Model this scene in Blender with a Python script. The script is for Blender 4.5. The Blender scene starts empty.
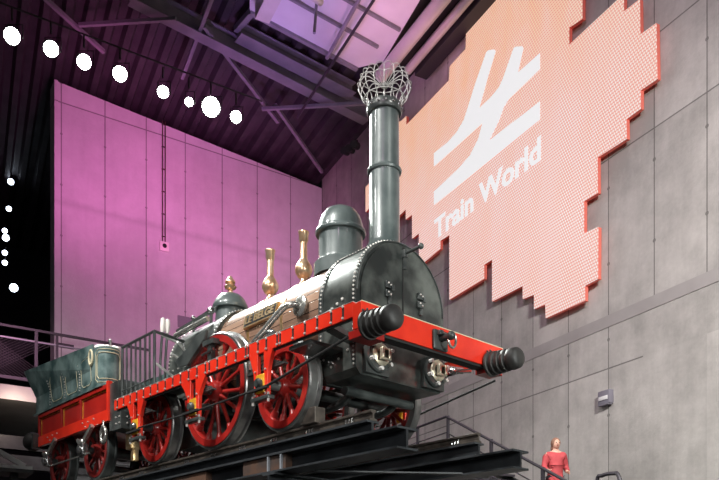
import bpy, bmesh, math, random
from mathutils import Vector, Matrix
random.seed(7)
PI = math.pi
SC = bpy.context.scene
COL = SC.collection

# ------------------------------------------------------------------ camera
F, CX, HY = 792.4, 359.5, 597.8          # focal length in pixels, principal column, horizon row
EYE = 1.6
cd = bpy.data.cameras.new('camera'); cam = bpy.data.objects.new('camera', cd); COL.objects.link(cam)
cam.location = (0, 0, EYE); cam.rotation_euler = (PI/2, 0, 0)
cd.sensor_width = 36; cd.lens = F/719*36; cd.shift_y = (HY-240)/719; cd.clip_end = 200
SC.camera = cam

# ------------------------------------------------------------------ frames of reference
TH = math.radians(42.33); TS, TC = math.sin(TH), math.cos(TH)
TO = Vector((0.718, 8.1148, EYE+1.8))     # railhead level, track centre, at the front end of the rails
def tpt(v, u, w):                          # train coords (across, back, up) -> world
    return Vector((TO.x+v*TC-u*TS, TO.y+v*TS+u*TC, TO.z+w))
BT = math.radians(26.63)                   # long wall of the hall
RX, RY = -math.sin(BT), math.cos(BT)       # along the right wall, away
NX, NY = math.cos(BT), math.sin(BT)        # normal of the right wall
DW = 11.0
KL = math.hypot(1220, 792.4); KX, KY = 1220/KL, 792.4/KL     # along the back wall (to the right)
def ray(x, y): return (x-CX)/F, (HY-y)/F
def on_right(x, y, d=DW):                  # world point on the plane parallel to the right wall
    a, b = ray(x, y); Y = d/(a*NX+NY); return Vector((a*Y, Y, EYE+b*Y))
def wall_xz(x, y, d=DW):
    p = on_right(x, y, d); return -(p.x*RX+p.y*RY), p.z
a_, _b = ray(322, 188); YC = DW/(a_*NX+NY); CORNER = Vector((a_*YC, YC, 0))
DK = CORNER.x*-KY+CORNER.y*KX
def on_back(x, y, d=None):
    d = DK if d is None else d
    a, b = ray(x, y); Y = d/(a*-KY+KX); return Vector((a*Y, Y, EYE+b*Y))
def back_xz(x, y, d=None):
    p = on_back(x, y, d); return p.x*KX+p.y*KY, p.z
RZ0, RSL = 14.3+EYE, .066
def on_roof(x, y, drop=0.0):
    a, b = ray(x, y); # z = RZ0-drop+RSL*(DW-n.p)
    Y = (RZ0-drop-EYE+RSL*DW)/(b+RSL*(a*NX+NY)); return Vector((a*Y, Y, EYE+b*Y))

# ------------------------------------------------------------------ materials
def mat(name, col, rough=.5, metal=0, col2=None, scale=6, bump=0, emit=None, est=0, coat=0, spec=.5, detail=5, contrast=(.35, .65), stretch=None):
    m = bpy.data.materials.new(name); m.use_nodes = True
    nt = m.node_tree; b = nt.nodes['Principled BSDF']
    b.inputs['Base Color'].default_value = (*col, 1); b.inputs['Roughness'].default_value = rough
    b.inputs['Metallic'].default_value = metal; b.inputs['Coat Weight'].default_value = coat
    b.inputs['Specular IOR Level'].default_value = spec
    if emit: b.inputs['Emission Color'].default_value = (*emit, 1); b.inputs['Emission Strength'].default_value = est
    if col2 or bump:
        tc = nt.nodes.new('ShaderNodeTexCoord'); n = nt.nodes.new('ShaderNodeTexNoise')
        src = tc.outputs['Object']
        if stretch:
            mp = nt.nodes.new('ShaderNodeMapping'); mp.inputs['Scale'].default_value = stretch
            nt.links.new(src, mp.inputs[0]); src = mp.outputs[0]
        nt.links.new(src, n.inputs['Vector']); n.inputs['Scale'].default_value = scale; n.inputs['Detail'].default_value = detail
        if col2:
            r = nt.nodes.new('ShaderNodeValToRGB'); r.color_ramp.elements[0].color = (*col, 1); r.color_ramp.elements[1].color = (*col2, 1)
            r.color_ramp.elements[0].position, r.color_ramp.elements[1].position = contrast
            nt.links.new(n.outputs['Fac'], r.inputs[0]); nt.links.new(r.outputs[0], b.inputs['Base Color'])
        if bump:
            bp = nt.nodes.new('ShaderNodeBump'); bp.inputs['Strength'].default_value = bump; bp.inputs['Distance'].default_value = .02
            nt.links.new(n.outputs['Fac'], bp.inputs['Height']); nt.links.new(bp.outputs[0], b.inputs['Normal'])
    return m

class NG:
    """tiny node-math helper"""
    def __init__(s, nt): s.nt = nt
    def m(s, op, a, b=None, c=None):
        n = s.nt.nodes.new('ShaderNodeMath'); n.operation = op
        for i, v in enumerate((a, b, c)):
            if v is None: continue
            if isinstance(v, (int, float)): n.inputs[i].default_value = v
            else: s.nt.links.new(v, n.inputs[i])
        return n.outputs[0]
    def line(s, x, pos, w): return s.m('LESS_THAN', s.m('ABSOLUTE', s.m('SUBTRACT', x, pos)), w)
    def rep(s, x, per, ph, w):
        f = s.m('PINGPONG', s.m('SUBTRACT', x, ph), per/2); return s.m('LESS_THAN', f, w)

def concrete(name, ca, cb, per, ph, zs, plain=None, w=.012, holes=True, soft=None):
    m = bpy.data.materials.new(name); m.use_nodes = True; nt = m.node_tree; g = NG(nt)
    b = nt.nodes['Principled BSDF']; b.inputs['Roughness'].default_value = .85; b.inputs['Specular IOR Level'].default_value = .25
    tc = nt.nodes.new('ShaderNodeTexCoord'); sp = nt.nodes.new('ShaderNodeSeparateXYZ'); nt.links.new(tc.outputs['Object'], sp.inputs[0])
    X, Z = sp.outputs['X'], sp.outputs['Z']
    def noise(sc, det, st=(1, 1, 1), rough=.55):
        mp = nt.nodes.new('ShaderNodeMapping'); mp.inputs['Scale'].default_value = st; nt.links.new(tc.outputs['Object'], mp.inputs[0])
        n = nt.nodes.new('ShaderNodeTexNoise'); n.inputs['Scale'].default_value = sc; n.inputs['Detail'].default_value = det; n.inputs['Roughness'].default_value = rough
        nt.links.new(mp.outputs[0], n.inputs['Vector']); return n.outputs['Fac']
    big, mid, streak, fine = noise(.35, 3), noise(1.6, 8, rough=.65), noise(2.2, 5, (2.2, 1, .22)), noise(14, 6, rough=.7)
    pan = nt.nodes.new('ShaderNodeTexWhiteNoise'); pan.noise_dimensions = '2D'
    cb_ = nt.nodes.new('ShaderNodeCombineXYZ')
    nt.links.new(g.m('FLOOR', g.m('DIVIDE', g.m('SUBTRACT', X, ph), per)), cb_.inputs[0])
    zz = 0
    for k, z in enumerate(zs):
        zz = g.m('ADD', zz, g.m('GREATER_THAN', Z, z)) if k else g.m('GREATER_THAN', Z, z)
    nt.links.new(zz, cb_.inputs[1]); nt.links.new(cb_.outputs[0], pan.inputs['Vector'])
    f = g.m('ADD', g.m('MULTIPLY', big, .35), g.m('MULTIPLY', mid, .42))
    f = g.m('ADD', f, g.m('MULTIPLY', streak, .16)); f = g.m('ADD', f, g.m('MULTIPLY', fine, .12))
    f = g.m('ADD', f, g.m('MULTIPLY', g.m('SUBTRACT', pan.outputs['Value'], .5), .12))
    r = nt.nodes.new('ShaderNodeValToRGB'); r.color_ramp.elements[0].position = .42; r.color_ramp.elements[1].position = .64
    r.color_ramp.elements[0].color = (*ca, 1); r.color_ramp.elements[1].color = (*cb, 1); nt.links.new(f, r.inputs[0])
    vj = g.rep(X, per, ph, w)
    j = vj
    if plain is not None:
        msk = g.m('SUBTRACT', 1, g.m('MULTIPLY', g.m('GREATER_THAN', X, plain[0]), g.m('LESS_THAN', Z, plain[1])))
        j = g.m('MULTIPLY', j, msk)
    hj = 0
    for z in zs:
        l = g.line(Z, z, w*1.1); hj = l if hj == 0 else g.m('MAXIMUM', hj, l)
    if plain is not None: hj = g.m('MULTIPLY', hj, g.m('MAXIMUM', msk, g.m('GREATER_THAN', Z, plain[1]-.02)))
    j = g.m('MAXIMUM', j, hj)
    if holes:   # tie holes beside the vertical joints
        hx = g.m('PINGPONG', g.m('SUBTRACT', X, ph), per/2); hz = g.m('PINGPONG', g.m('SUBTRACT', Z, zs[0]+.55), .72)
        d = g.m('SQRT', g.m('ADD', g.m('POWER', hx, 2), g.m('POWER', hz, 2)))
        h = g.m('LESS_THAN', d, .035)
        if plain is not None: h = g.m('MULTIPLY', h, msk)
        j = g.m('MAXIMUM', j, h)
    if soft is not None:   # broad stained band at a pour line
        bd = g.m('SUBTRACT', 1, g.m('MINIMUM', 1, g.m('DIVIDE', g.m('ABSOLUTE', g.m('SUBTRACT', g.m('ADD', Z, g.m('MULTIPLY', mid, .25)), soft+.12)), .16)))
        j = g.m('MAXIMUM', j, g.m('MULTIPLY', bd, .28))
    mx = nt.nodes.new('ShaderNodeMix'); mx.data_type = 'RGBA'
    nt.links.new(g.m('MULTIPLY', j, .62), mx.inputs['Factor']); nt.links.new(r.outputs[0], mx.inputs['A']); mx.inputs['B'].default_value = (.05, .047, .045, 1)
    nt.links.new(mx.outputs['Result'], b.inputs['Base Color'])
    bp = nt.nodes.new('ShaderNodeBump'); bp.inputs['Strength'].default_value = .35; bp.inputs['Distance'].default_value = .02
    nt.links.new(g.m('SUBTRACT', fine, g.m('MULTIPLY', j, 1.5)), bp.inputs['Height']); nt.links.new(bp.outputs[0], b.inputs['Normal'])
    return m

def lagging_mat(zc):
    m = bpy.data.materials.new('varnished_wood_lagging'); m.use_nodes = True; nt = m.node_tree; g = NG(nt)
    b = nt.nodes['Principled BSDF']; b.inputs['Roughness'].default_value = .22; b.inputs['Coat Weight'].default_value = .8; b.inputs['Coat Roughness'].default_value = .15
    tc = nt.nodes.new('ShaderNodeTexCoord'); sp = nt.nodes.new('ShaderNodeSeparateXYZ'); nt.links.new(tc.outputs['Object'], sp.inputs[0])
    ang = g.m('MULTIPLY', g.m('ARCTAN2', sp.outputs['X'], g.m('SUBTRACT', sp.outputs['Z'], zc)), 34/(2*PI))
    fl = g.m('FLOOR', ang); wn = nt.nodes.new('ShaderNodeTexWhiteNoise'); wn.noise_dimensions = '1D'; nt.links.new(fl, wn.inputs['W'])
    mp = nt.nodes.new('ShaderNodeMapping'); mp.inputs['Scale'].default_value = (9, .8, 9); nt.links.new(tc.outputs['Object'], mp.inputs[0])
    n = nt.nodes.new('ShaderNodeTexNoise'); n.inputs['Scale'].default_value = 3; n.inputs['Detail'].default_value = 6; nt.links.new(mp.outputs[0], n.inputs['Vector'])
    f = g.m('ADD', g.m('MULTIPLY', wn.outputs['Value'], .5), g.m('MULTIPLY', n.outputs['Fac'], .5))
    r = nt.nodes.new('ShaderNodeValToRGB'); r.color_ramp.elements[0].position = .2; r.color_ramp.elements[1].position = .8
    r.color_ramp.elements[0].color = (.13, .07, .05, 1); r.color_ramp.elements[1].color = (.42, .27, .19, 1); nt.links.new(f, r.inputs[0])
    fr = g.m('PINGPONG', ang, .5); j = g.m('LESS_THAN', g.m('SUBTRACT', .5, g.m('ABSOLUTE', g.m('SUBTRACT', g.m('FRACT', ang), .5))), .05)
    mx = nt.nodes.new('ShaderNodeMix'); mx.data_type = 'RGBA'; nt.links.new(g.m('MULTIPLY', j, .85), mx.inputs['Factor'])
    nt.links.new(r.outputs[0], mx.inputs['A']); mx.inputs['B'].default_value = (.02, .012, .01, 1)
    nt.links.new(mx.outputs['Result'], b.inputs['Base Color'])
    bp = nt.nodes.new('ShaderNodeBump'); bp.inputs['Strength'].default_value = .6; bp.inputs['Distance'].default_value = .01
    nt.links.new(g.m('SUBTRACT', 1, j), bp.inputs['Height']); nt.links.new(bp.outputs[0], b.inputs['Normal'])
    return m

def led_mat():
    """screen of round LED dots on a dark red board, seen as a fine grid"""
    m = bpy.data.materials.new('led_screen'); m.use_nodes = True; nt = m.node_tree; g = NG(nt)
    b = nt.nodes['Principled BSDF']; b.inputs['Base Color'].default_value = (.10, .03, .03, 1); b.inputs['Roughness'].default_value = .4
    tc = nt.nodes.new('ShaderNodeTexCoord'); sp = nt.nodes.new('ShaderNodeSeparateXYZ'); nt.links.new(tc.outputs['Object'], sp.inputs[0])
    P = .062
    row = g.m('FLOOR', g.m('DIVIDE', sp.outputs['Z'], P)); off = g.m('MULTIPLY', g.m('FLOORED_MODULO', row, 2), P/2)
    cx = g.m('SUBTRACT', g.m('FLOORED_MODULO', g.m('ADD', sp.outputs['X'], off), P), P/2); cz = g.m('SUBTRACT', g.m('FLOORED_MODULO', sp.outputs['Z'], P), P/2)
    d = g.m('SQRT', g.m('ADD', g.m('POWER', cx, 2), g.m('POWER', cz, 2)))
    mr = nt.nodes.new('ShaderNodeMapRange'); mr.inputs['From Min'].default_value = P*.50; mr.inputs['From Max'].default_value = P*.30
    nt.links.new(d, mr.inputs['Value']); dot = mr.outputs[0]
    n = nt.nodes.new('ShaderNodeTexNoise'); n.inputs['Scale'].default_value = .8; n.inputs['Detail'].default_value = 6; n.inputs['Distortion'].default_value = 1.2
    mp = nt.nodes.new('ShaderNodeMapping'); mp.inputs['Scale'].default_value = (1.1, 1, .45); nt.links.new(tc.outputs['Object'], mp.inputs[0]); nt.links.new(mp.outputs[0], n.inputs['Vector'])
    r = nt.nodes.new('ShaderNodeValToRGB'); e = r.color_ramp.elements
    e[0].position = .38; e[0].color = (1.0, .86, .78, 1); e[1].position = .62; e[1].color = (1.0, .93, .90, 1)
    nt.links.new(n.outputs['Fac'], r.inputs[0])
    # the picture on the screen turns amber at its very top
    am = nt.nodes.new('ShaderNodeMapRange'); am.inputs['From Min'].default_value = 11.2; am.inputs['From Max'].default_value = 14.0; am.clamp = True
    nt.links.new(sp.outputs['Z'], am.inputs['Value'])
    ns = nt.nodes.new('ShaderNodeTexNoise'); ns.inputs['Scale'].default_value = 2.2; ns.inputs['Detail'].default_value = 4; nt.links.new(mp.outputs[0], ns.inputs['Vector'])
    mx = nt.nodes.new('ShaderNodeMix'); mx.data_type = 'RGBA'; mx.clamp_factor = True
    nt.links.new(g.m('MULTIPLY', am.outputs[0], g.m('MULTIPLY', ns.outputs['Fac'], 1.3)), mx.inputs['Factor']); nt.links.new(r.outputs[0], mx.inputs['A']); mx.inputs['B'].default_value = (1.0, .66, .36, 1)
    dk = nt.nodes.new('ShaderNodeMix'); dk.data_type = 'RGBA'; nt.links.new(dot, dk.inputs['Factor']); dk.inputs['A'].default_value = (.85, .34, .27, 1); nt.links.new(mx.outputs['Result'], dk.inputs['B'])
    nt.links.new(dk.outputs['Result'], b.inputs['Emission Color']); b.inputs['Emission Strength'].default_value = LEDE
    return m
LEDE = .88

M = {}
M['black'] = mat('black_iron', (.020, .024, .024), .36, .0, (.060, .068, .066), 5, .15, coat=.25)
M['smoke'] = mat('worn_black_paint', (.020, .024, .023), .34, .1, (.105, .118, .108), 4.2, .12, coat=.4, contrast=(.40, .70))
M['chim'] = mat('green_grey_enamel', (.055, .072, .072), .36, .1, (.12, .145, .142), 3, .05, coat=.5)
M['steel'] = mat('bright_steel', (.55, .56, .56), .22, .95, (.36, .36, .36), 8)
M['tyre'] = mat('machined_tyre', (.42, .42, .41), .28, .85, (.22, .22, .22), 5)
M['dark'] = mat('dark_gap', (.010, .010, .010), .7)
M['red'] = mat('red_enamel', (.62, .022, .010), .30, 0, (.74, .036, .014), 4, .03, coat=.5)
M['redw'] = mat('shaded_wheel_red', (.24, .010, .009), .33, 0, (.34, .016, .012), 5, .03, coat=.5)  # darker than the frame red: carries the shade on the wheels
M['redt'] = mat('red_tender_paint', (.28, .010, .008), .34, 0, (.38, .016, .011), 3, .05, coat=.4)
M['redd'] = mat('shaded_tender_wheel_red', (.11, .008, .008), .4, 0, (.18, .012, .010), 5)  # tender wheel red darkened to stand for the shade down there
M['bolt'] = mat('pale_bolt', (.75, .72, .68), .3, .7)  # pale bolt heads; on the rivets the paleness stands for their glint
M['brass'] = mat('aged_brass', (.62, .40, .17), .32, .85, (.80, .60, .36), 7, .05)
M['gland'] = mat('pale_bronze', (.70, .64, .48), .35, .6, (.45, .42, .33), 12)
M['copper'] = mat('polished_gunmetal', (.72, .42, .24), .30, .8, (.86, .66, .46), 8, .05)
M['yellow'] = mat('yellow_bearing', (.75, .42, .03), .35, .3, (.60, .30, .02), 9)
M['wood'] = lagging_mat(1.38)
M['tank'] = mat('mottled_green_tank', (.045, .085, .085), .30, .1, (.19, .27, .26), 4.5, .06, coat=.5, contrast=(.38, .66))
M['cream'] = mat('cream_lining', (.62, .56, .38), .5)
M['white'] = mat('ivory_grip', (.80, .76, .72), .35)
M['wire'] = mat('lit_wire', (.55, .55, .53), .35)  # pale tone stands for the strong light on the wires
M['silver'] = mat('silver_paint', (.62, .62, .60), .4)
M['galv'] = mat('galvanised_edge', (.34, .37, .41), .45, .3, (.26, .28, .31), 6)
M['pipe'] = mat('nickel_pipe', (.58, .58, .55), .25, .85, (.40, .40, .37), 8)
M['girder'] = mat('black_girder', (.012, .014, .016), .40, .2, (.028, .031, .035), 3, .06, coat=.1)
M['flange'] = mat('lit_girder_flange', (.05, .055, .06), .33, .5, (.09, .10, .11), 5)  # lighter than the web: light along the flange edges put into the colour
M['rail'] = mat('rail_steel', (.10, .085, .07), .5, .5, (.055, .045, .04), 12, .15)
M['railtop'] = mat('polished_railhead', (.50, .48, .44), .3, .9)
M['rust'] = mat('rusty_web', (.10, .05, .03), .7, .2, (.05, .035, .03), 6, .2)
M['roof'] = mat('roof_deck', (.035, .030, .035), .6, .1, (.055, .05, .055), 2)
M['truss'] = mat('painted_roof_steel', (.20, .19, .23), .45, .2, (.25, .24, .28), 3)
M['panel'] = mat('acoustic_panel', (.62, .58, .66), .6, 0, (.70, .66, .74), 1.2)
M['duct'] = mat('pale_duct', (.55, .50, .50), .4, .3, (.62, .57, .57), 2)
M['void'] = mat('void_wall', (.012, .014, .016), .9, 0, (.02, .022, .026), 1)
M['mesh'] = mat('balustrade_steel', (.05, .045, .055), .5, .4)
M['lamp'] = mat('lamp_lens', (1, 1, 1), .3, emit=(.95, 1, .93), est=60)
M['lamps'] = mat('small_lamp_lens', (1, 1, 1), .3, emit=(.75, .85, 1), est=8)
M['housing'] = mat('lamp_housing', (.015, .015, .015), .5)
M['ledside'] = mat('screen_edge', (.62, .17, .13), .45, emit=(1, .06, .03), est=.12)
M['screenwhite'] = mat('white_picture', (.15, .15, .15), .5, emit=(.95, .95, .96), est=.84)
M['plastic'] = mat('grey_plastic', (.22, .21, .25), .5)
M['glow'] = mat('clear_diffuser', (.8, .8, .8), .3)
M['jacket'] = mat('red_jacket', (.50, .07, .08), .8, 0, (.42, .05, .06), 9, .1)
M['skin'] = mat('skin', (.62, .36, .27), .5)
M['hair'] = mat('brown_hair', (.20, .10, .07), .7, 0, (.28, .15, .10), 30, .3)
M['trouser'] = mat('dark_trousers', (.05, .05, .06), .8)
M['floor'] = mat('hall_floor', (.10, .095, .09), .5, 0, (.13, .12, .115), 1.5)
M['slab'] = mat('gallery_concrete', (.36, .34, .33), .8, 0, (.42, .40, .39), 1.5, .1)
M['rubber'] = mat('black_leather', (.016, .015, .015), .55, 0, (.03, .028, .026), 9, .15)

# ------------------------------------------------------------------ mesh builder
class MB:
    def __init__(s): s.bm = bmesh.new(); s.mats = []; s.cur = 0
    def use(s, m):
        if m not in s.mats: s.mats.append(m)
        s.cur = s.mats.index(m); return s
    def _f(s, vs):
        try: f = s.bm.faces.new(vs); f.material_index = s.cur
        except ValueError: pass
    def box(s, x0, x1, y0, y1, z0, z1, bev=0):
        c = [(x, y, z) for x in (x0, x1) for y in (y0, y1) for z in (z0, z1)]
        v = [s.bm.verts.new(p) for p in c]
        fs = [(0, 1, 3, 2), (4, 6, 7, 5), (0, 4, 5, 1), (2, 3, 7, 6), (0, 2, 6, 4), (1, 5, 7, 3)]
        for f in fs: s._f([v[i] for i in f])
        if bev:
            es = list({e for vv in v for e in vv.link_edges})
            n0 = len(s.bm.faces)
            r = bmesh.ops.bevel(s.bm, geom=es, offset=bev, segments=2, affect='EDGES', profile=.5)
            for f in r['faces']: f.material_index = s.cur
        return s
    def hexa(s, p8):   # 8 points in box order
        v = [s.bm.verts.new(p) for p in p8]
        for f in [(0, 1, 3, 2), (4, 6, 7, 5), (0, 4, 5, 1), (2, 3, 7, 6), (0, 2, 6, 4), (1, 5, 7, 3)]: s._f([v[i] for i in f])
        return s
    def prism(s, poly, axis, a, b, cap=True):   # poly of 2-tuples; axis 0/1/2 = extrusion
        def P(q, t):
            return (t, q[0], q[1]) if axis == 0 else (q[0], t, q[1]) if axis == 1 else (q[0], q[1], t)
        A = [s.bm.verts.new(P(q, a)) for q in poly]; B = [s.bm.verts.new(P(q, b)) for q in poly]
        n = len(poly)
        for i in range(n): s._f([A[i], A[(i+1) % n], B[(i+1) % n], B[i]])
        if cap: s._f(A[::-1]); s._f(B)
        return s
    def lathe(s, prof, c=(0, 0, 0), ax=(0, 0, 1), n=32, cap=True):   # prof [(r, h)]
        ax = Vector(ax).normalized(); q = Vector((0, 0, 1)).rotation_difference(ax); c = Vector(c); rings = []
        for r, h in prof:
            if r < 1e-5: rings.append([s.bm.verts.new(c+ax*h)])
            else: rings.append([s.bm.verts.new(c+q@Vector((r*math.cos(2*PI*i/n), r*math.sin(2*PI*i/n), h))) for i in range(n)])
        for a, b in zip(rings, rings[1:]):
            if len(a) == 1 and len(b) == 1: continue
            for i in range(n):
                j = (i+1) % n
                if len(a) == 1: s._f([a[0], b[i], b[j]])
                elif len(b) == 1: s._f([a[i], a[j], b[0]])
                else: s._f([a[i], a[j], b[j], b[i]])
        if cap:
            if len(rings[0]) > 1: s._f(rings[0][::-1])
            if len(rings[-1]) > 1: s._f(rings[-1])
        return s
    def cyl(s, a, b, r, n=12, r2=None):
        a, b = Vector(a), Vector(b); d = b-a
        return s.lathe([(r, 0), (r if r2 is None else r2, d.length)], a, d, n)
    def tube(s, pts, r, n=8, closed=False):
        pts = [Vector(p) for p in pts]; rings = []; m = len(pts); up = None
        for i, p in enumerate(pts):
            if closed: t = pts[(i+1) % m]-pts[i-1]
            else: t = (pts[min(i+1, m-1)]-pts[max(i-1, 0)])
            t.normalize()
            if up is None: up = t.orthogonal().normalized()
            up = (up-t*up.dot(t))
            up = up.normalized() if up.length > 1e-6 else t.orthogonal().normalized()
            w = t.cross(up); rr = r[i] if isinstance(r, (list, tuple)) else r
            rings.append([s.bm.verts.new(p+(up*math.cos(2*PI*k/n)+w*math.sin(2*PI*k/n))*rr) for k in range(n)])
        prs = list(zip(rings, rings[1:]))+([(rings[-1], rings[0])] if closed else [])
        for a, b in prs:
            for k in range(n): s._f([a[k], a[(k+1) % n], b[(k+1) % n], b[k]])
        if not closed: s._f(rings[0][::-1]); s._f(rings[-1])
        return s
    def ball(s, c, r, n=10, sq=(1, 1, 1)):
        r_ = bmesh.ops.create_uvsphere(s.bm, u_segments=n, v_segments=max(5, n//2+1), radius=r, matrix=Matrix.Translation(c) @ Matrix.Diagonal((*sq, 1)))
        for v in r_['verts']:
            for f in v.link_faces: f.material_index = s.cur
        return s
    def rivet(s, c, r=.012):
        r_ = bmesh.ops.create_icosphere(s.bm, subdivisions=1, radius=r, matrix=Matrix.Translation(c))
        for v in r_['verts']:
            for f in v.link_faces: f.material_index = s.cur
        return s
    def bar(s, a, b, w, h, up=(0, 0, 1)):     # rectangular bar between two points, w across, h along up
        a, b = Vector(a), Vector(b); t = (b-a).normalized(); up = Vector(up); x = t.cross(up).normalized(); z = x.cross(t).normalized()
        P = []
        for p in (a, b):
            for i in (-.5, .5):
                for k in (-.5, .5): P.append(p+x*w*i+z*h*k)
        return s.hexa(P)
    def ibeam(s, a, b, w, h, tf=.025, tw=.02, up=(0, 0, 1)):   # a,b = middle of the top surface
        a, b = Vector(a), Vector(b); up = Vector(up).normalized()
        c0 = s.mats[s.cur]
        if c0 is M['girder']: s.use(M['flange'])
        s.bar(a-up*tf/2, b-up*tf/2, w, tf, up); s.bar(a-up*(h-tf/2), b-up*(h-tf/2), w, tf, up); s.use(c0)
        s.bar(a-up*h/2, b-up*h/2, tw, h-2*tf, up); return s
    def build(s, name, m=None, parent=None, smooth=35, bevel=0):
        if m is not None and not s.mats: s.mats = [m]
        bmesh.ops.recalc_face_normals(s.bm, faces=s.bm.faces)
        me = bpy.data.meshes.new(name); s.bm.to_mesh(me); s.bm.free()
        for x in s.mats: me.materials.append(x)
        if smooth:
            for p in me.polygons: p.use_smooth = True
            me.set_sharp_from_angle(angle=math.radians(smooth))
        o = bpy.data.objects.new(name, me); COL.objects.link(o)
        if parent: o.parent = parent
        if bevel:
            b = o.modifiers.new('bevel', 'BEVEL'); b.width = bevel; b.segments = 2; b.limit_method = 'ANGLE'
        return o
def new(m): return MB().use(m)
def tag(o, label=None, cat=None, group=None, kind=None):
    for k, v in (('label', label), ('category', cat), ('group', group), ('kind', kind)):
        if v: o[k] = v
    return o
def empty(name, loc, rz=0):
    o = bpy.data.objects.new(name, None); COL.objects.link(o); o.location = loc; o.rotation_euler = (0, 0, rz); o.empty_display_size = .2; return o
def train_root(name, v=0, u=0, w=0):
    return empty(name, tpt(v, u, w), TH)
def origin_shift(o, v, u, w):                 # mesh built in train coordinates, own origin at its base
    o.data.transform(Matrix.Translation((-v, -u, -w))); o.location = tpt(v, u, w); o.rotation_euler = (0, 0, TH); return o
def children(o): return [c for c in COL.objects if c.parent == o]
def copy_tree(o, parent=None):
    c = o.copy(); COL.objects.link(c)
    if parent: c.parent = parent
    for ch in children(o): copy_tree(ch, c)
    return c
def text_mesh(name, body, size, depth, m, parent, loc, rot, width=None, height=None, bold=0, align='LEFT'):
    c = bpy.data.curves.new(name, 'FONT'); c.body = body; c.size = size; c.extrude = depth; c.offset = bold; c.align_x = align; c.resolution_u = 6
    t = bpy.data.objects.new(name+'_tmp', c); COL.objects.link(t); bpy.context.view_layer.update()
    me = bpy.data.meshes.new_from_object(t.evaluated_get(bpy.context.evaluated_depsgraph_get())); bpy.data.objects.remove(t); bpy.data.curves.remove(c)
    xs = [v.co.x for v in me.vertices]; ys = [v.co.y for v in me.vertices]
    sx = width/(max(xs)-min(xs)) if width else 1; sy = height/(max(ys)-0) if height else 1
    x0 = min(xs) if align == 'LEFT' else 0
    me.transform(Matrix.Diagonal((sx, sy, 1, 1)) @ Matrix.Translation((-x0, 0, 0)))
    me.transform(Matrix.Translation(loc) @ rot.to_4x4())
    me.materials.clear(); me.materials.append(m); me.name = name
    o = bpy.data.objects.new(name, me); COL.objects.link(o); o.parent = parent; return o

# ================================================================== THE HALL
rwR = math.atan2(-RY, -RX)                   # local x runs towards the viewer, y into the wall
def wall_obj(name, mb, rz, m): 
    o = mb.build(name, m, None, smooth=0); o.rotation_euler = (0, 0, rz); tag(o, kind='structure'); return o
# right wall
x0w, _ = wall_xz(322, 188); S1 = wall_xz(608.5, 300)[0]; S0 = wall_xz(707, 300)[0]
per = abs(S0-S1)/2
zled = wall_xz(719, 267)[1]; zled2 = wall_xz(719, 281)[1]; zpan = wall_xz(643, 356.3)[1]
z3 = wall_xz(719, 84)[1]; z4 = wall_xz(699, 0)[1]
M['rwall'] = concrete('board_marked_concrete', (.36, .35, .33), (.58, .56, .53), per, S0, [zpan, z3, z4], plain=(wall_xz(643, 356)[0], zled2))
wall_obj('wall_right', new(M['rwall']).box(x0w, 1.5, DW, DW+.4, 0, 17.5), rwR, M['rwall'])
o = wall_obj('trim_1', new(M['slab']).box(x0w+.01, 1.5, DW-.014, DW+.05, zled2, zled), rwR, M['slab'])
# back wall, lit pink
rwK = math.atan2(KY, KX)
bx0 = back_xz(58, 300)[0]; bx1 = CORNER.x*KX+CORNER.y*KY; bz0 = back_xz(56, 81)[1]; bz1 = back_xz(322, 188.5)[1]
J = [back_xz(x, 200)[0] for x in (105, 290.5)]; kper = (J[1]-J[0])/5
M['kwall'] = concrete('smooth_cast_concrete', (.50, .48, .50), (.62, .60, .62), kper, J[0], [back_xz(61.5, 102.4)[1], back_xz(61.5, 102.4)[1]-30], w=.016, soft=back_xz(176, 231.6)[1])
poly = [(bx0, 4.0), (bx1+.02, 4.0), (bx1+.02, bz1), (bx0, bz0)]
wall_obj('wall_back', new(M['kwall']).prism(poly, 1, DK, DK+.5), rwK, M['kwall'])
wall_obj('trim_2', new(M['kwall']).box(bx0-.10, bx0, DK-.02, DK+.52, 4.0, bz0+.02), rwK, M['kwall'])
# dark space beyond the pink wall
p = on_back(0, 300, DK+13)
wall_obj('wall_far', new(M['void']).box(-40, bx1+20, DK+13, DK+13.3, 0, 24), rwK, M['void'])
wall_obj('wall_under_gallery', new(M['slab']).box(-14, bx1+.02, DK+.6, DK+.9, 0, 4.3), rwK, M['slab'])
wall_obj('floor', new(M['floor']).box(-40, 25, -6, 48, -.2, 0), 0, M['floor'])
# roof deck: trapezoid ribs running along the right wall
mb = new(M['roof']); rib = []
q = 0.0
while q < 34:
    for dq, dz in ((0, 0), (.16, 0), (.24, .16), (.42, .16), (.5, 0)): rib.append((q+dq, dz))
    q += .5
A = []
for q, dz in rib:
    base = Vector((NX*(DW-q), NY*(DW-q), RZ0+RSL*q+dz))
    A.append([mb.bm.verts.new(base+Vector((RX, RY, 0))*t) for t in (-4, 46)])
for a, b in zip(A, A[1:]): mb._f([a[0], b[0], b[1], a[1]])
mb.box(-1, -.9, 4, 4.1, 26, 26.1)
wall_obj('ceiling', mb, 0, M['roof'])

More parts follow.
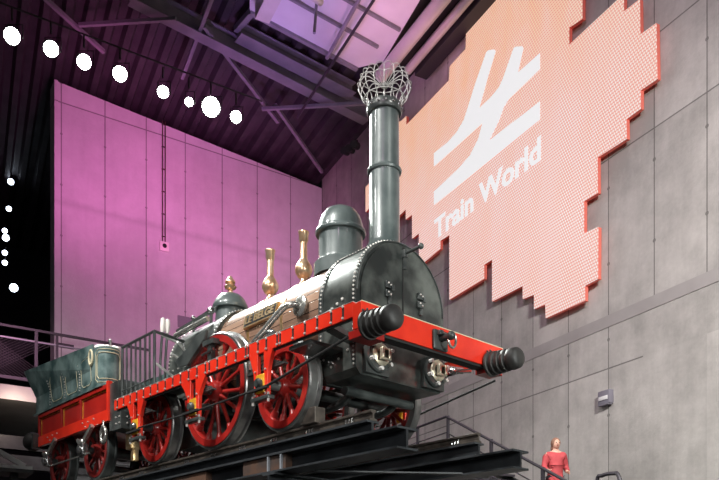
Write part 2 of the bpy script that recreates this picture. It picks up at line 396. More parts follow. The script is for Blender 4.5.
# roof steel --------------------------------------------------------
def beam_between(name, pa, pb, w, h, m, label, cat, group=None, I=True):
    mid = (pa+pb)/2; mb = new(m)
    (mb.ibeam if I else mb.bar)(pa-mid, pb-mid, w, h)
    o = mb.build(name, m, None, 0); o.location = mid; tag(o, label, cat, group); return o
R_ = Vector((RX, RY, 0))
beam_between('roof_girder', on_roof(130, -17, .15), on_roof(366, 107, .15), .32, .45, M['truss'], 'deep mauve roof girder running down to the wall behind the chimney', 'girder')
beam_between('roof_purlin', on_roof(238, 26, .1), on_roof(352, 86, .1), .4, .3, M['truss'], 'short lilac roof beam between the girder and the pale ceiling panel', 'girder')
for k, (a, b, d, w, lab) in enumerate([((204, 26), (278, 122), .5, .09, 'thin diagonal roof brace falling right beneath the deep girder above the brightest lamp'),
                                ((38, -8), (104, 52), .7, .09, 'thin diagonal roof brace at the top left above the third lamp'),
                                ((79, 25), (176, 19), .7, .08, 'faint level roof brace at the upper left above the lamps'),
                                ((262, 109), (372, 103), .7, .08, 'faint level roof brace left of the chimney crown'),
                                ((214, -8), (182, 78), .5, .09, 'steep roof brace rising from behind the largest lamp'),
                                ((275, 105), (322, 172), .6, .09, 'diagonal roof brace falling into the far corner of the roof'),
                                ((236, 30), (262, 0), .2, .14, 'short roof strut crossing between the girder and ceiling panel')]):
    beam_between('roof_brace', on_roof(*a, d), on_roof(*b, d), w, w, M['truss'], lab, 'roof brace', None, False)
# pale suspended ceiling panel, lit violet
pr = empty('ceiling_panel', on_roof(330, 10, .55)); tag(pr, 'large pale violet lit ceiling panel above the chimney', 'ceiling panel')
c0 = pr.location.copy()
def rp(x, y, d): return on_roof(x, y, d)-c0
mb = new(M['panel']); top = [rp(x, y, .45) for x, y in ((250, 11), (357, 68), (383, 62), (438, -30), (248, -40))]; bot = [rp(x, y, .60) for x, y in ((250, 11), (357, 68), (383, 62), (438, -30), (248, -40))]
tv = [mb.bm.verts.new(p) for p in top]; bv = [mb.bm.verts.new(p) for p in bot]
mb._f(tv); mb._f(bv[::-1])
for i in range(5): mb._f([tv[i], tv[(i+1) % 5], bv[(i+1) % 5], bv[i]])
mb.build('panel_board', None, pr, 0)
for a, b in (((272, -12), (378, 47)), ((312, -20), (400, 30))):
    new(M['truss']).bar(rp(*a, .64), rp(*b, .64), .07, .07).build('seam_strip', None, pr, 0)
new(M['truss']).bar(rp(250, 12, .62), rp(357, 69, .62), .10, .10).build('edge_trim', None, pr, 0)
# little fixtures under the panel
f = empty('panel_spotlight', on_roof(321, 2, .9)); tag(f, 'small pink lit fixture bracket hanging under the ceiling panel', 'light fixture')
new(M['duct']).cyl((0, 0, 0), (-.25, -.3, -.05), .09).cyl((-.25, -.3, -.05), (-.5, -.6, -.3), .05).cyl((0, 0, 0), (0, 0, .35), .03).build('bracket_arm', None, f)
new(M['truss']).cyl((-.1, 0, 0), (-.15, -.05, -.75), .035).build('drop_rod', None, f)
beam_between('duct_tube', on_roof(262, 14, .85), on_roof(276, -14, .85), .35, .35, M['duct'], 'short pink lit duct stub at the left end of the ceiling panel', 'duct', None, False)
for pa, pb, lab in (((327, 58), (362, -6), 'pale slim rod slung under the ceiling panel'), ((297, 118), (379, -8), 'long dark slim cable rod crossing beneath the ceiling panel')):
    a, b = on_roof(*pa, .8), on_roof(*pb, .8); c = (a+b)/2
    o = new(M['truss'] if lab[0] == 'p' else M['mesh']).cyl(a-c, b-c, .05 if lab[0] == 'p' else .035, 8).build('hanging_rod'); o.location = c; tag(o, lab, 'rod')
# long ducts by the top of the right wall
for (x, y, r, mm, lab) in ((392, 62, .17, 'duct', 'thick pink lit duct running beneath the roof nearest the ceiling panel'), (420, 56, .11, 'duct', 'second long duct beneath the roof with pink lit underside'), (433, 60, .22, 'mesh', 'dark cable tray running beneath the roof beside the wall')):
    a = on_roof(x, y, .7); p1, p2 = a-R_*14, a+R_*.6
    if mm == 'duct':
        o = new(M[mm]).cyl((0, 0, 0), -R_*14.6, r, 20).build('ceiling_duct')
    else:
        o = new(M[mm]).bar((0, 0, 0), -R_*14.6, .35, .2).build('cable_tray', None, None, 0)
    o.location = p2; tag(o, lab, 'duct' if mm == 'duct' else 'cable tray')
# spot heads near the far roof corner
for k, (x, y) in enumerate(((347, 152), (352, 150), (357, 146))):
    p = on_right(x, y, DW-.5); f = empty('corner_spotlight', p)
    tag(f, 'small black spotlight head near the roof corner left of the chimney', 'spotlight', 'spotlights by the roof corner')
    new(M['housing']).cyl((0, 0, 0), (-.1, -.3, -.12), .11).build('lamp_body', None, f)
    new(M['housing']).bar((0, 0, 0), (0, .25, .3), .04, .06, (1, 0, 0)).build('bracket', None, f)

# row of bright lamps ------------------------------------------------
LP = [(12, 36, .15), (51, 49, .145), (84, 62, .14), (120, 74, .145), (163, 92, .12), (189, 102, .09), (211, 107, .20), (236, 117, .125)]
words = ['first of the row from the left', 'second of the row from the left', 'third of the row from the left', 'fourth, just above the corner of the pink wall', 'fifth of the row, alone between two gaps', 'the smallest of the row, just left of the largest', 'the largest of the row', 'last of the row on the right']
DLK = 17.0
aim = tpt(0, 2.5, 1)
for (x, y, r), wd in zip(LP, words):
    p = on_back(x, y, DLK); d = (Vector((0, 0, EYE))-p); d = (aim-p)*.3+d*.7; d.normalize()
    f = empty('stage_lamp', p); tag(f, 'dazzling white round stage lamp, '+wd, 'lamp', 'row of stage lamps')
    new(M['housing']).lathe([(r*.6, -.45), (r*1.08, -.3), (r*1.12, -.02), (r*1.02, 0), (r*1.0, -.02)], (0, 0, 0), d, 20).build('lamp_housing', None, f)
    new(M['lamp']).lathe([(r*.98, -.015), (r*.8, .02), (0, .04)], (0, 0, 0), d, 20).build('lens', None, f)
    mb = new(M['housing']); mb.tube([(-r*1.15, .1, 0), (-r*1.15, .1, .30), (r*1.15, .1, .30), (r*1.15, .1, 0)], .012, 6); mb.cyl((0, 0, .30), (0, 0, .55), .02, 6); mb.build('yoke', None, f)
a, b = on_back(-25, 23, DLK), on_back(262, 127, DLK); a.z += .6; b.z += .6
# keep the carrying pipe straight and level, just above the lamps
z = on_back(120, 74, DLK).z+.56; a.z = z; b.z = z; c = (a+b)/2
o = new(M['housing']).cyl(a-c, b-c, .018, 8).build('lighting_pipe'); o.location = c; tag(o, 'long dark pipe carrying the row of stage lamps', 'lighting bar')
# far small lamps in the dark space
for (x, y, r, wd) in ((11, 182, .12, 'highest, tilted'), (9, 209, .10, 'second from the top'), (5, 231, .10, 'third from the top'), (6, 238, .13, 'bright one just below the third'), (5, 253, .10, 'fifth from the top'), (5, 263, .10, 'second from the bottom'), (14, 288, .16, 'lowest and brightest')):
    p = on_back(x, y, DK+7); f = empty('far_lamp', p); tag(f, 'small bluish lamp in the dark at left, '+wd, 'lamp', 'small lamps in the dark space')
    new(M['lamps']).lathe([(r*.9, 0), (r*.7, .04), (0, .06)], (0, -.02, 0), (.35, -.93, -.15), 12).build('lens', None, f)
    new(M['housing']).lathe([(r*.6, -.3), (r, -.02), (r*1.05, 0)], (0, 0, 0), (.35, -.93, -.15), 12).build('lamp_housing', None, f)
    new(M['housing']).cyl((0, 0, .02), (0, .08, .25), .02, 6).build('stem', None, f)

# ------------------------------------------------------------------ LED screen
DS = DW-.20
spx = [(365.5, 187), (375, 177), (375, 152), (385, 143), (385, 136), (400, 121), (400, 122), (406, 116), (406, 125), (411.3, 119.6), (448.8, 80.3), (449.6, 66.3), (465.5, 48.8), (466.3, 21.3), (474, 12), (474.6, 24), (483, 14), (483, 5.5), (582, -104), (582, 18.8), (568.8, 27.5), (568.8, 45), (617, 0), (623.5, -6), (623.5, 11.7), (639.5, -1), (640, 34.7), (656, 23.0), (657, 78.8), (640.3, 90), (640.3, 108.6), (626, 119), (626.3, 138.7), (597.2, 157.5), (597.5, 193), (583.7, 201), (583.7, 233.5), (598, 226.8), (597.7, 278.8), (584.7, 285.6), (584.7, 300.6), (545.6, 318.1), (545.1, 304.4), (533.9, 308.9), (533.9, 294.4), (522.6, 298.9), (522.6, 285.6), (492, 301.4), (492, 259.3), (483.8, 264.6), (483.8, 278.8), (449.3, 299.6), (449.3, 235), (440, 240.5), (440, 249), (419, 266), (418.8, 233), (412, 238.5), (412, 214.6), (405.7, 219.5), (405.7, 209), (399.5, 215), (385, 229), (385, 198), (376, 207), (376, 200), (365.5, 212)]
sp_ = [wall_xz(x, y, DS) for x, y in spx]
scr = empty('led_screen', (0, 0, 0), rwR)
so = sp_[50]; org = Vector((so[0], DS, so[1]))
scr.location = Matrix.Rotation(rwR, 3, 'Z') @ org
tag(scr, 'huge stepped-edge salmon LED screen with a white track emblem on the concrete wall', 'screen')
mb = new(M['ledside']); pl = [(x-org.x, z-org.z) for x, z in sp_]
mb.prism(pl, 1, .012, .09); mb.build('screen_edge', None, scr, 0)
M['led'] = led_mat()
mb = new(M['led']); mb.prism(pl, 1, 0, .012)
o = mb.build('display', None, scr, 0)
o.data.transform(Matrix.Translation((org.x, 0, org.z))); o.location = (-org.x, 0, -org.z)   # screen pattern measured in hall coordinates
mb = new(M['housing'])
for (x, y) in ((460, 240), (560, 260), (600, 110), (470, 130), (540, 90), (430, 180)):
    X, Z = wall_xz(x, y, DS); mb.box(X-org.x-.1, X-org.x+.1, .09, DW-DS-.005, Z-org.z-.1, Z-org.z+.1)
mb.build('wall_bracket', None, scr, 0)
lg = [(433.8, 153.3), (447, 142.5), (456, 133), (463.8, 119.7), (475, 84), (486.2, 52), (488, 50.3), (494, 49.3), (495.5, 51), (488, 76), (478.9, 108.5), (490, 98), (499, 87), (503, 78), (513.5, 48), (515.5, 46.6), (522, 46.2), (523.2, 48), (517.7, 72.6), (539.7, 53), (539.7, 69), (509, 98.5), (503.5, 107), (499, 120), (489, 140.5), (539.7, 101.4), (539.7, 119.5), (433.8, 205), (433.8, 191.4), (457, 170), (470, 155), (478, 139), (482.6, 122.5), (433.8, 166.3)]
mb = new(M['screenwhite']); mb.prism([(a-org.x, b-org.z) for a, b in [wall_xz(x, y, DS-.012) for x, y in lg]], 1, -.012, -.002); mb.build('emblem', None, scr, 0)
ax, az = wall_xz(434.6, 0, DS)[0], wall_xz(490.7, 199.8, DS)[1]; bx = wall_xz(541, 0, DS)[0]
zt = wall_xz(437, 217.5, DS)[1]; zb = wall_xz(437, 237.5, DS)[1]
az = (wall_xz(437, 237.0, DS)[1]+wall_xz(538, 163, DS)[1])/2
o = text_mesh('lettering', 'Train World', 1, .005, M['screenwhite'], scr, (ax-org.x, -.007, az-org.z), Matrix.Rotation(PI/2, 3, 'X'), width=bx-ax, height=zt-zb, bold=.027)

# wall box + conduits
p = on_right(608, 398, DW); wb = empty('wall_lamp_box', p, rwR); tag(wb, 'small grey rectangular emergency lamp box on the concrete wall', 'wall lamp')
new(M['plastic']).box(-.15, .15, -.12, 0, -.13, .13, .012).build('housing', None, wb)
new(M['glow']).box(-.115, .115, -.135, -.12, -.055, .02, .004).build('diffuser', None, wb)
new(M['plastic']).box(-.13, .13, -.13, -.02, -.15, -.13).build('lower_lip', None, wb)
X, Z = back_xz(163.8, 247); X2, Z2 = back_xz(163.8, 122)
cb = empty('wall_socket', on_back(163.8, 247), rwK); tag(cb, 'white square socket box with a dark centre below a conduit on the pink wall', 'socket box')
new(M['white']).box(-.14, .14, -.07, 0, -.14, .14, .01).build('socket_plate', None, cb)
new(M['dark']).cyl((0, -.085, .01), (0, -.07, .01), .065, 16).build('socket_hole', None, cb)
o = new(M['rust']); 
for dx in (-.05, .035): o.cyl((dx, -.03, .14), (dx, -.03, Z2-Z), .018, 8)
for k in range(6): o.box(-.07, .05, -.04, 0, .3+k*(Z2-Z-.4)/5, .32+k*(Z2-Z-.4)/5)
o = o.build('conduit'); o.location = on_back(163.8, 247); o.rotation_euler = (0, 0, rwK); tag(o, 'twin thin conduit running down the pink wall to the socket', 'conduit')
for (x, y, wd) in ((64, 345.5, 'left of the tender tank'), (72, 345.8, 'right one of two')): pass
o = new(M['mesh']).box(-.25, .25, -.04, 0, -.06, .06).build('wall_vent'); o.location = on_back(64.5, 346); o.rotation_euler = (0, 0, rwK); tag(o, 'narrow dark slot vent on the pink wall behind the tender', 'vent')
o = new(M['plastic']).box(-.3, .3, -.03, 0, -.18, .18).build('wall_hatch'); o.location = on_back(187, 323); o.rotation_euler = (0, 0, rwK); tag(o, 'square hatch on the pink wall above the firebox lever', 'hatch')

# ------------------------------------------------------------------ gallery at the left
DG = DK-1.6
def gl(x, y, d=DG): return back_xz(x, y, d)
gx0, gtop = gl(0, 324.4); gx1 = gl(150, 350)[0]; gz_mid = gl(0, 336)[1]; gz_f = gl(0, 384.4)[1]; gz_b = gl(0, 399)[1]; gz_mb = gl(0, 376)[1]
wall_obj('gallery_floor', new(M['slab']).box(-14, bx0+.9, DG-.1, DK+4, gz_b, gz_f), rwK, M['slab'])
px_ = gl(36, 340)[0]
gr = empty('gallery_railing', Matrix.Rotation(rwK, 3, 'Z') @ Vector((px_, DG, gz_f)), rwK); tag(gr, 'dark steel railing with diamond mesh along the gallery edge', 'railing')
H = gtop-gz_f
new(M['mesh']).box(-14-px_, gx1-px_, -.03, .03, H-.03, H+.03).build('top_rail', None, gr, 0)
new(M['truss']).box(-14-px_, gl(118, 350)[0]-px_, -.02, .02, gz_mid-gz_f-.02, gz_mid-gz_f+.02).build('mid_rail', None, gr, 0)
new(M['mesh']).box(-14-px_, gl(57, 380)[0]-px_, -.03, .03, gz_mb-gz_f-.04, gz_mb-gz_f+.04).build('bottom_rail', None, gr, 0)
for k in range(6): new(M['truss'] if 0 else M['mesh']).box(-k*1.9-.04, -k*1.9+.04, -.035, .035, 0, H).build('post', None, gr, 0)
new(M['mesh']).box(gl(57, 380)[0]-px_-.03, gl(57, 380)[0]-px_+.03, -.03, .03, 0, H).build('post', None, gr, 0)
mb = new(M['mesh']); h0, h1 = gz_mb-gz_f, gz_mid-gz_f; hh = h1-h0; ex = gl(57, 380)[0]-px_; x = -6.5
while x < ex:
    if x+hh*1.6 <= ex: mb.bar((x, 0, h0), (x+hh*1.6, 0, h1), .007, .016, (0, 1, 0))
    if x-hh*1.6 >= -6.9: mb.bar((x, 0, h0), (x-hh*1.6, 0, h1), .007, .016, (0, 1, 0))
    x += .115
mb.build('mesh_infill', None, gr, 0)
# beams under the gallery
for k, (y0, wd) in enumerate(((443, 'upper'), (462, 'lower'))):
    X0, zt_ = gl(10, y0, DK-.5); o = new(M['girder']).box(-9, 9, -.15, .15, -.18, .18).build('gallery_beam', None, None, 0)
    o.location = Matrix.Rotation(rwK, 3, 'Z') @ Vector((X0+3, DK-.5, zt_)); o.rotation_euler = (0, 0, rwK); tag(o, wd+' of the two dark level beams beneath the gallery', 'beam')
g = empty('steel_trestle', Matrix.Rotation(rwK, 3, 'Z') @ Vector((*[gl(10, 468, 15)[0], 15], gl(10, 468, 15)[1])), rwK); tag(g, 'pale steel platform edge with a sloping strut at the bottom left', 'platform edge')
X9 = gl(32, 469, 15)[0]-gl(10, 468, 15)[0]
new(M['silver']).box(-3, X9, -.06, .06, -.05, .05).build('edge_bar', None, g, 0)
new(M['silver']).bar((-1.6, 0, 1.0), (X9-.12, 0, .05), .08, .09).build('sloping_strut', None, g, 0)
new(M['housing']).box(-3, X9-.05, -.4, .3, -.12, -.06).build('platform_plate', None, g, 0)
for xx in (-1.5, X9-.3): new(M['housing']).box(xx-.06, xx+.06, -.06, .06, -g.location.z, -.05).build('leg', None, g, 0)

# ================================================================== LOCOMOTIVE  (coordinates: x across, y back, z above the railhead)
LO = train_root('steam_locomotive'); tag(LO, 'black and red antique steam locomotive with tall chimney and wooden boiler lagging', 'locomotive')
def arch(hw, wb, wc, n=28, rb=.06):
    p = [(-hw+rb, wb), (hw-rb, wb), (hw, wb+rb)]
    p += [(hw*math.cos(a), wc+hw*math.sin(a)) for a in [PI*i/n for i in range(n+1)]]
    return p+[(-hw, wb+rb)]
# smokebox
SBF, SBR, SHW, SWC, SWB = .40, .985, .655, 1.31, .465
mb = new(M['smoke']); mb.prism(arch(SHW, SWB, SWC), 1, SBF, SBR)
mb.use(M['black']); mb.prism(arch(SHW+.006, SWB-.006, SWC), 1, SBR-.07, SBR+.004)
mb.use(M['bolt'])
def rivet_arch(mb, y, hw, wb, wc, step=.044, r=.0135, off=.005):
    z = wb+.1
    while z < wc:
        for sx in (-1, 1): mb.rivet((sx*(hw+off), y, z), r)
        z += step
    n = int(PI*hw/step)
    for i in range(n+1):
        a = PI*i/n; mb.rivet(((hw+off)*math.cos(a), y, wc+(hw+off)*math.sin(a)), r)
rivet_arch(mb, SBF+.035, SHW, SWB, SWC); rivet_arch(mb, SBR-.035, SHW, SWB, SWC)
for a in (math.radians(127),):                      # seam of the wrapper plates
    y = SBF+.06
    while y < SBR-.06: mb.rivet(((SHW+.008)*math.cos(a), y, SWC+(SHW+.008)*math.sin(a)), .0115); y += .045
for (y, z) in [(.84, 1.14), (.76, 1.17), (.68, 1.20), (.84, 1.05), (.76, 1.08), (.68, 1.11), (.60, 1.23), (.60, 1.14)]: mb.rivet((-SHW-.006, y, z+.03), .02)
for (y, z) in [(.52, .72), (.78, .60), (.66, .66), (.90, .70)]: mb.rivet((-SHW-.006, y, z), .016)
SB = mb.build('smokebox', None, LO, 30)
mb = new(M['black'])
mb.tube([((SHW-.012)*math.cos(PI*i/40), SBF-.004, SWC+(SHW-.012)*math.sin(PI*i/40)) for i in range(41)], .010, 6)
a = math.radians(127); mb.bar(((SHW+.004)*math.cos(a+.03), SBF+.02, SWC+(SHW+.004)*math.sin(a+.03)), ((SHW+.004)*math.cos(a+.03), SBR, SWC+(SHW+.004)*math.sin(a+.03)), .012, .014)
mb.build('edge_bead', None, SB)
# doors on the smokebox front, with central slit and latches
for sx in (-1, 1):
    pts = [(0.006*sx, 1.0), (0.006*sx, SWC+.60)]+[(.60*math.sin(t)*sx, SWC+.60*math.cos(t)) for t in [PI/2*i/14 for i in range(1, 15)]]+[(.60*sx, 1.0)]
    d = new(M['smoke']).prism(pts if sx < 0 else pts[::-1], 1, SBF-.014, SBF-.002).build('smokebox_door', None, LO, 30)
    x = -.225 if sx < 0 else .255; z = 1.40
    mb = new(M['black']); mb.box(x-.045, x+.045, SBF-.05, SBF-.012, z+.015, z+.085, .008); mb.box(x-.045, x+.035, SBF-.05, SBF-.012, z-.075, z-.005, .008); mb.box(x+.02, x+.05, SBF-.07, SBF-.012, z-.01, z+.05, .005)
    mb.box(x-.01, x+.03, SBF-.045, SBF-.012, z-.15, z-.08, .006)
    mb.use(M['bolt']); 
    for dx, dz in ((-.02, .065), (.015, .05), (-.02, -.03), (.01, -.05)): mb.rivet((x+dx, SBF-.054, z+dz), .011)
    mb.build('door_latch', None, d)
mb = new(M['dark']); mb.box(-.008, .008, SBF-.022, SBF-.004, 1.0, SWC+.60); mb.build('door_slit', None, LO, 0)
mb = new(M['black']); mb.bar((.01, SBF-.03, 1.83), (.01, SBF-.03, 1.68), .035, .03, (0, 1, 0)); mb.box(-.02, .04, SBF-.06, SBF-.01, 1.80, 1.88, .006)
mb.cyl((.01, SBF-.03, 1.845), (.03, SBF-.24, 1.86), .018, 10); mb.ball((.03, SBF-.25, 1.86), .032, 12); mb.build('door_handle', None, LO)
# cylinder end covers under the beam
for x in (-.40, .455):
    z = .675
    D = [(-.165, .485), (.165, .485)]+[(.165*math.cos(t), z+.01+.165*math.sin(t)) for t in [PI*i/18 for i in range(19)]]
    c = new(M['black']).prism([(x+a, b) for a, b in D], 1, SBF-.05, SBF).build('cylinder_cover', None, LO, 40)
    mb = new(M['black']); mb.lathe([(.175, 0), (.175, .03), (.16, .045), (.11, .05)], (x, SBF-.05, z), (0, -1, 0), 24); mb.use(M['silver'])
    for k in range(6):
        t = 2*PI*(k+.4)/6; mb.cyl((x+.145*math.cos(t), SBF-.09, z+.145*math.sin(t)), (x+.145*math.cos(t), SBF-.14, z+.145*math.sin(t)), .022, 6)
    mb.build('cover_ring', None, c)
    mb = new(M['gland']); mb.lathe([(.115, 0), (.115, .015), (.10, .025), (.06, .028), (.06, .02)], (x, SBF-.095, z), (0, -1, 0), 24)
    mb.use(M['dark']).box(x-.05, x+.05, SBF-.135, SBF-.11, z-.045, z+.045); mb.use(M['gland'])
    mb.box(x-.06, x-.03, SBF-.19, SBF-.14, z-.05, z+.05, .006); mb.box(x+.03, x+.06, SBF-.19, SBF-.14, z-.05, z+.05, .006); mb.box(x-.06, x+.06, SBF-.18, SBF-.14, z+.03, z+.055, .006)
    mb.cyl((x-.07, SBF-.165, z-.06), (x+.07, SBF-.165, z-.05), .014, 8); mb.build('gland', None, c)
# chimney
CU = .665
mb = new(M['chim']); mb.lathe([(.24, 1.90), (.22, 1.97), (.185, 2.02), (.168, 2.06), (.164, 2.80), (.182, 2.805), (.19, 2.825), (.182, 2.845), (.162, 2.85), (.158, 3.46)], (0, CU, 0), (0, 0, 1), 48)
CH = mb.build('chimney', None, LO, 40)
mb = new(M['black']); mb.lathe([(.158, 3.44), (.18, 3.445), (.19, 3.46), (.19, 3.53), (.175, 3.555), (.14, 3.555), (.14, 3.45)], (0, CU, 0), (0, 0, 1), 40, False)
mb.use(M['steel'])
for k in range(14):
    t = 2*PI*k/14; mb.rivet((.192*math.cos(t), CU+.192*math.sin(t), 3.50), .016)
mb.build('chimney_cap', None, CH)
mb = new(M['wire'])
NW = 16
prof = [(.24, 3.52), (.25, 3.58), (.31, 3.63), (.36, 3.70), (.36, 3.78), (.31, 3.85), (.24, 3.87), (.15, 3.83), (.05, 3.77), (.0, 3.76)]
def crv(p, n=4):
    out = []
    for i in range(len(p)-1):
        p0, p1, p2, p3 = p[max(i-1, 0)], p[i], p[i+1], p[min(i+2, len(p)-1)]
        for k in range(n):
            t = k/n; out.append(tuple(.5*((2*b)+(-a+c)*t+(2*a-5*b+4*c-d)*t*t+(-a+3*b-3*c+d)*t**3) for a, b, c, d in zip(p0, p1, p2, p3)))
    return out+[p[-1]]
pr_ = crv(prof, 3)
for k in range(NW):
    t = 2*PI*k/NW; mb.tube([(.76*r*math.cos(t), CU+.76*r*math.sin(t), z) for r, z in pr_], .0048, 5)
for r0, z0, am in ((.315, 3.84, .03), (.29, 3.61, 0), (.365, 3.74, .022)):
    pts = []
    for i in range(NW*8):
        t = 2*PI*i/(NW*8); s_ = abs(math.sin(t*NW/2)); rr = (r0+am*s_)*.76; zz = z0+am*.5*s_
        pts.append((rr*math.cos(t), CU+rr*math.sin(t), zz))
    mb.tube(pts, .0048, 5, True)
mb.lathe([(.04, 0), (.05, .015), (.03, .03), (0, .032)], (0, CU, 3.75), (0, 0, 1), 12)
mb.build('spark_arrester', None, CH)
# boiler with wooden lagging
BR, BC = .56, 1.38
mb = new(M['wood']); mb.lathe([(BR, SBR), (BR, 3.12)], (0, 0, BC), (0, 1, 0), 68); BO = mb.build('boiler_barrel', None, LO, 30)
for y in (1.78, 2.45):
    new(M['brass']).lathe([(BR, y-.02), (BR+.008, y-.02), (BR+.008, y+.02), (BR, y+.02)], (0, 0, BC), (0, 1, 0), 60, False).build('boiler_band', None, BO)
# steam dome
SD = 1.39
mb = new(M['chim']); mb.lathe([(.31, 1.88), (.31, 2.03), (.285, 2.055), (.258, 2.07), (.253, 2.10), (.253, 2.385)], (0, SD, 0), (0, 0, 1), 44); DO = mb.build('steam_dome', None, LO, 40)
mb = new(M['chim']); mb.lathe([(.25, 2.37), (.285, 2.375), (.295, 2.395), (.288, 2.42), (.262, 2.435), (.255, 2.50), (.228, 2.58), (.175, 2.65), (.10, 2.69), (0, 2.705)], (0, SD, 0), (0, 0, 1), 44); mb.build('dome_cap', None, DO, 50)
# firebox
FF, FR, FH, FC = 3.12, 4.27, .625, 1.345
mb = new(M['smoke']); mb.prism(arch(FH, .55, FC), 1, FF, FR)
mb.use(M['bolt']); rivet_arch(mb, FF+.035, FH, .95, FC, .05, .014); rivet_arch(mb, FR-.035, FH, .75, FC, .05, .014)
FB = mb.build('firebox', None, LO, 30)
mb = new(M['bolt'])
for iy in range(7):
    for iz in range(3):
        mb.rivet((-FH-.004, 3.35+iy*.13, 1.02+iz*.13), .013)
mb.build('stay_bolts', None, FB)
# rear dome + finial
RD = 3.69
mb = new(M['chim']); mb.lathe([(.21, 1.90), (.20, 2.05), (.195, 2.17)], (0, RD, 0), (0, 0, 1), 36); RDo = mb.build('safety_dome', None, LO, 40)
mb = new(M['chim']); mb.lathe([(.19, 2.125), (.24, 2.13), (.248, 2.155), (.235, 2.20), (.20, 2.27), (.15, 2.325), (.08, 2.355), (0, 2.36)], (0, RD, 0), (0, 0, 1), 36); mb.build('dome_cap', None, RDo, 50)
mb = new(M['copper']); mb.lathe([(.05, 2.34), (.055, 2.37), (.032, 2.385), (.032, 2.41), (.072, 2.43), (.085, 2.455), (.06, 2.475), (.045, 2.49), (.072, 2.51), (.068, 2.535), (.035, 2.57), (.014, 2.60), (0, 2.61)], (0, RD, 0), (0, 0, 1), 24); mb.build('finial', None, RDo, 50)
# brass valve columns on the boiler
for y in (2.765, 2.075):
    mb = new(M['copper'])
    mb.lathe([(.13, 1.90), (.13, 1.97), (.09, 1.99), (.06, 2.02), (.042, 2.05), (.042, 2.085), (.07, 2.10), (.10, 2.15), (.108, 2.19), (.098, 2.235), (.07, 2.28), (.05, 2.31), (.046, 2.33), (.042, 2.52), (.048, 2.525), (.05, 2.54), (.056, 2.545), (.06, 2.63), (.067, 2.64), (.064, 2.655), (.046, 2.65), (.042, 2.60)], (0, y, 0), (0, 0, 1), 32, False)
    mb.build('safety_valve', None, LO, 50)
# nameplate
ang = math.radians(14)
npx, npz = -.56, 1.50
N = empty('nameplate', (0, 0, 0)); N.parent = LO
N.location = (-(BR+.022)*math.cos(ang), 2.17, BC+(BR+.022)*math.sin(ang)); N.rotation_euler = (0, ang, 0)
bpy.data.objects.remove(N)
mb = new(M['brass']); c = Vector((-(BR+.03)*math.cos(ang), 2.17, BC+(BR+.03)*math.sin(ang)))
rot = Matrix.Rotation(ang, 3, 'Y')
def loc_plate(mb, x0, x1, y0, y1, z0, z1):
    return mb.hexa([c+rot@Vector((x, y, z)) for x in (x0, x1) for y in (y0, y1) for z in (z0, z1)])
loc_plate(mb, -.01, .03, -.33, .33, -.085, .085)
mb.use(M['dark']); loc_plate(mb, -.013, -.008, -.31, .31, -.066, .066)
NP = mb.build('nameplate', None, LO, 0)
rt = rot @ Matrix(((0, 0, -1), (-1, 0, 0), (0, 1, 0)))
text_mesh('plate_lettering', 'LE BELGE', 1, .006, M['brass'], NP, c+rot@Vector((-.016, .285, -.045)), rt, width=.57, height=.092, bold=.02)
# big delivery pipe beside the boiler
mb = new(M['pipe']); mb.lathe([(.115, 0), (.115, .025), (.09, .035), (.05, .04)], (-.585, 1.38, 1.415), (-1, 0, .06), 24)
pts = crv([(-.58, 1.38, 1.415), (-.66, 1.40, 1.42), (-.72, 1.47, 1.41), (-.75, 1.60, 1.34), (-.78, 1.80, 1.21), (-.80, 1.98, 1.10), (-.80, 2.02, .98), (-.80, 2.02, .80)], 5)
mb.tube(pts, .036, 12); mb.build('feed_pipe', None, LO, 50)
mb = new(M['steel']); mb.bar((-.90, 1.82, .99), (-.80, 1.55, 1.11), .05, .07); mb.ball((-.80, 1.65, 1.13), .05, 10, (1, 1.6, 1)); mb.build('link_rod', None, LO)
mb = new(M['steel']); mb.bar((-.92, .93, 1.0), (-.72, .66, 1.14), .03, .05); mb.build('frame_stay', None, LO)
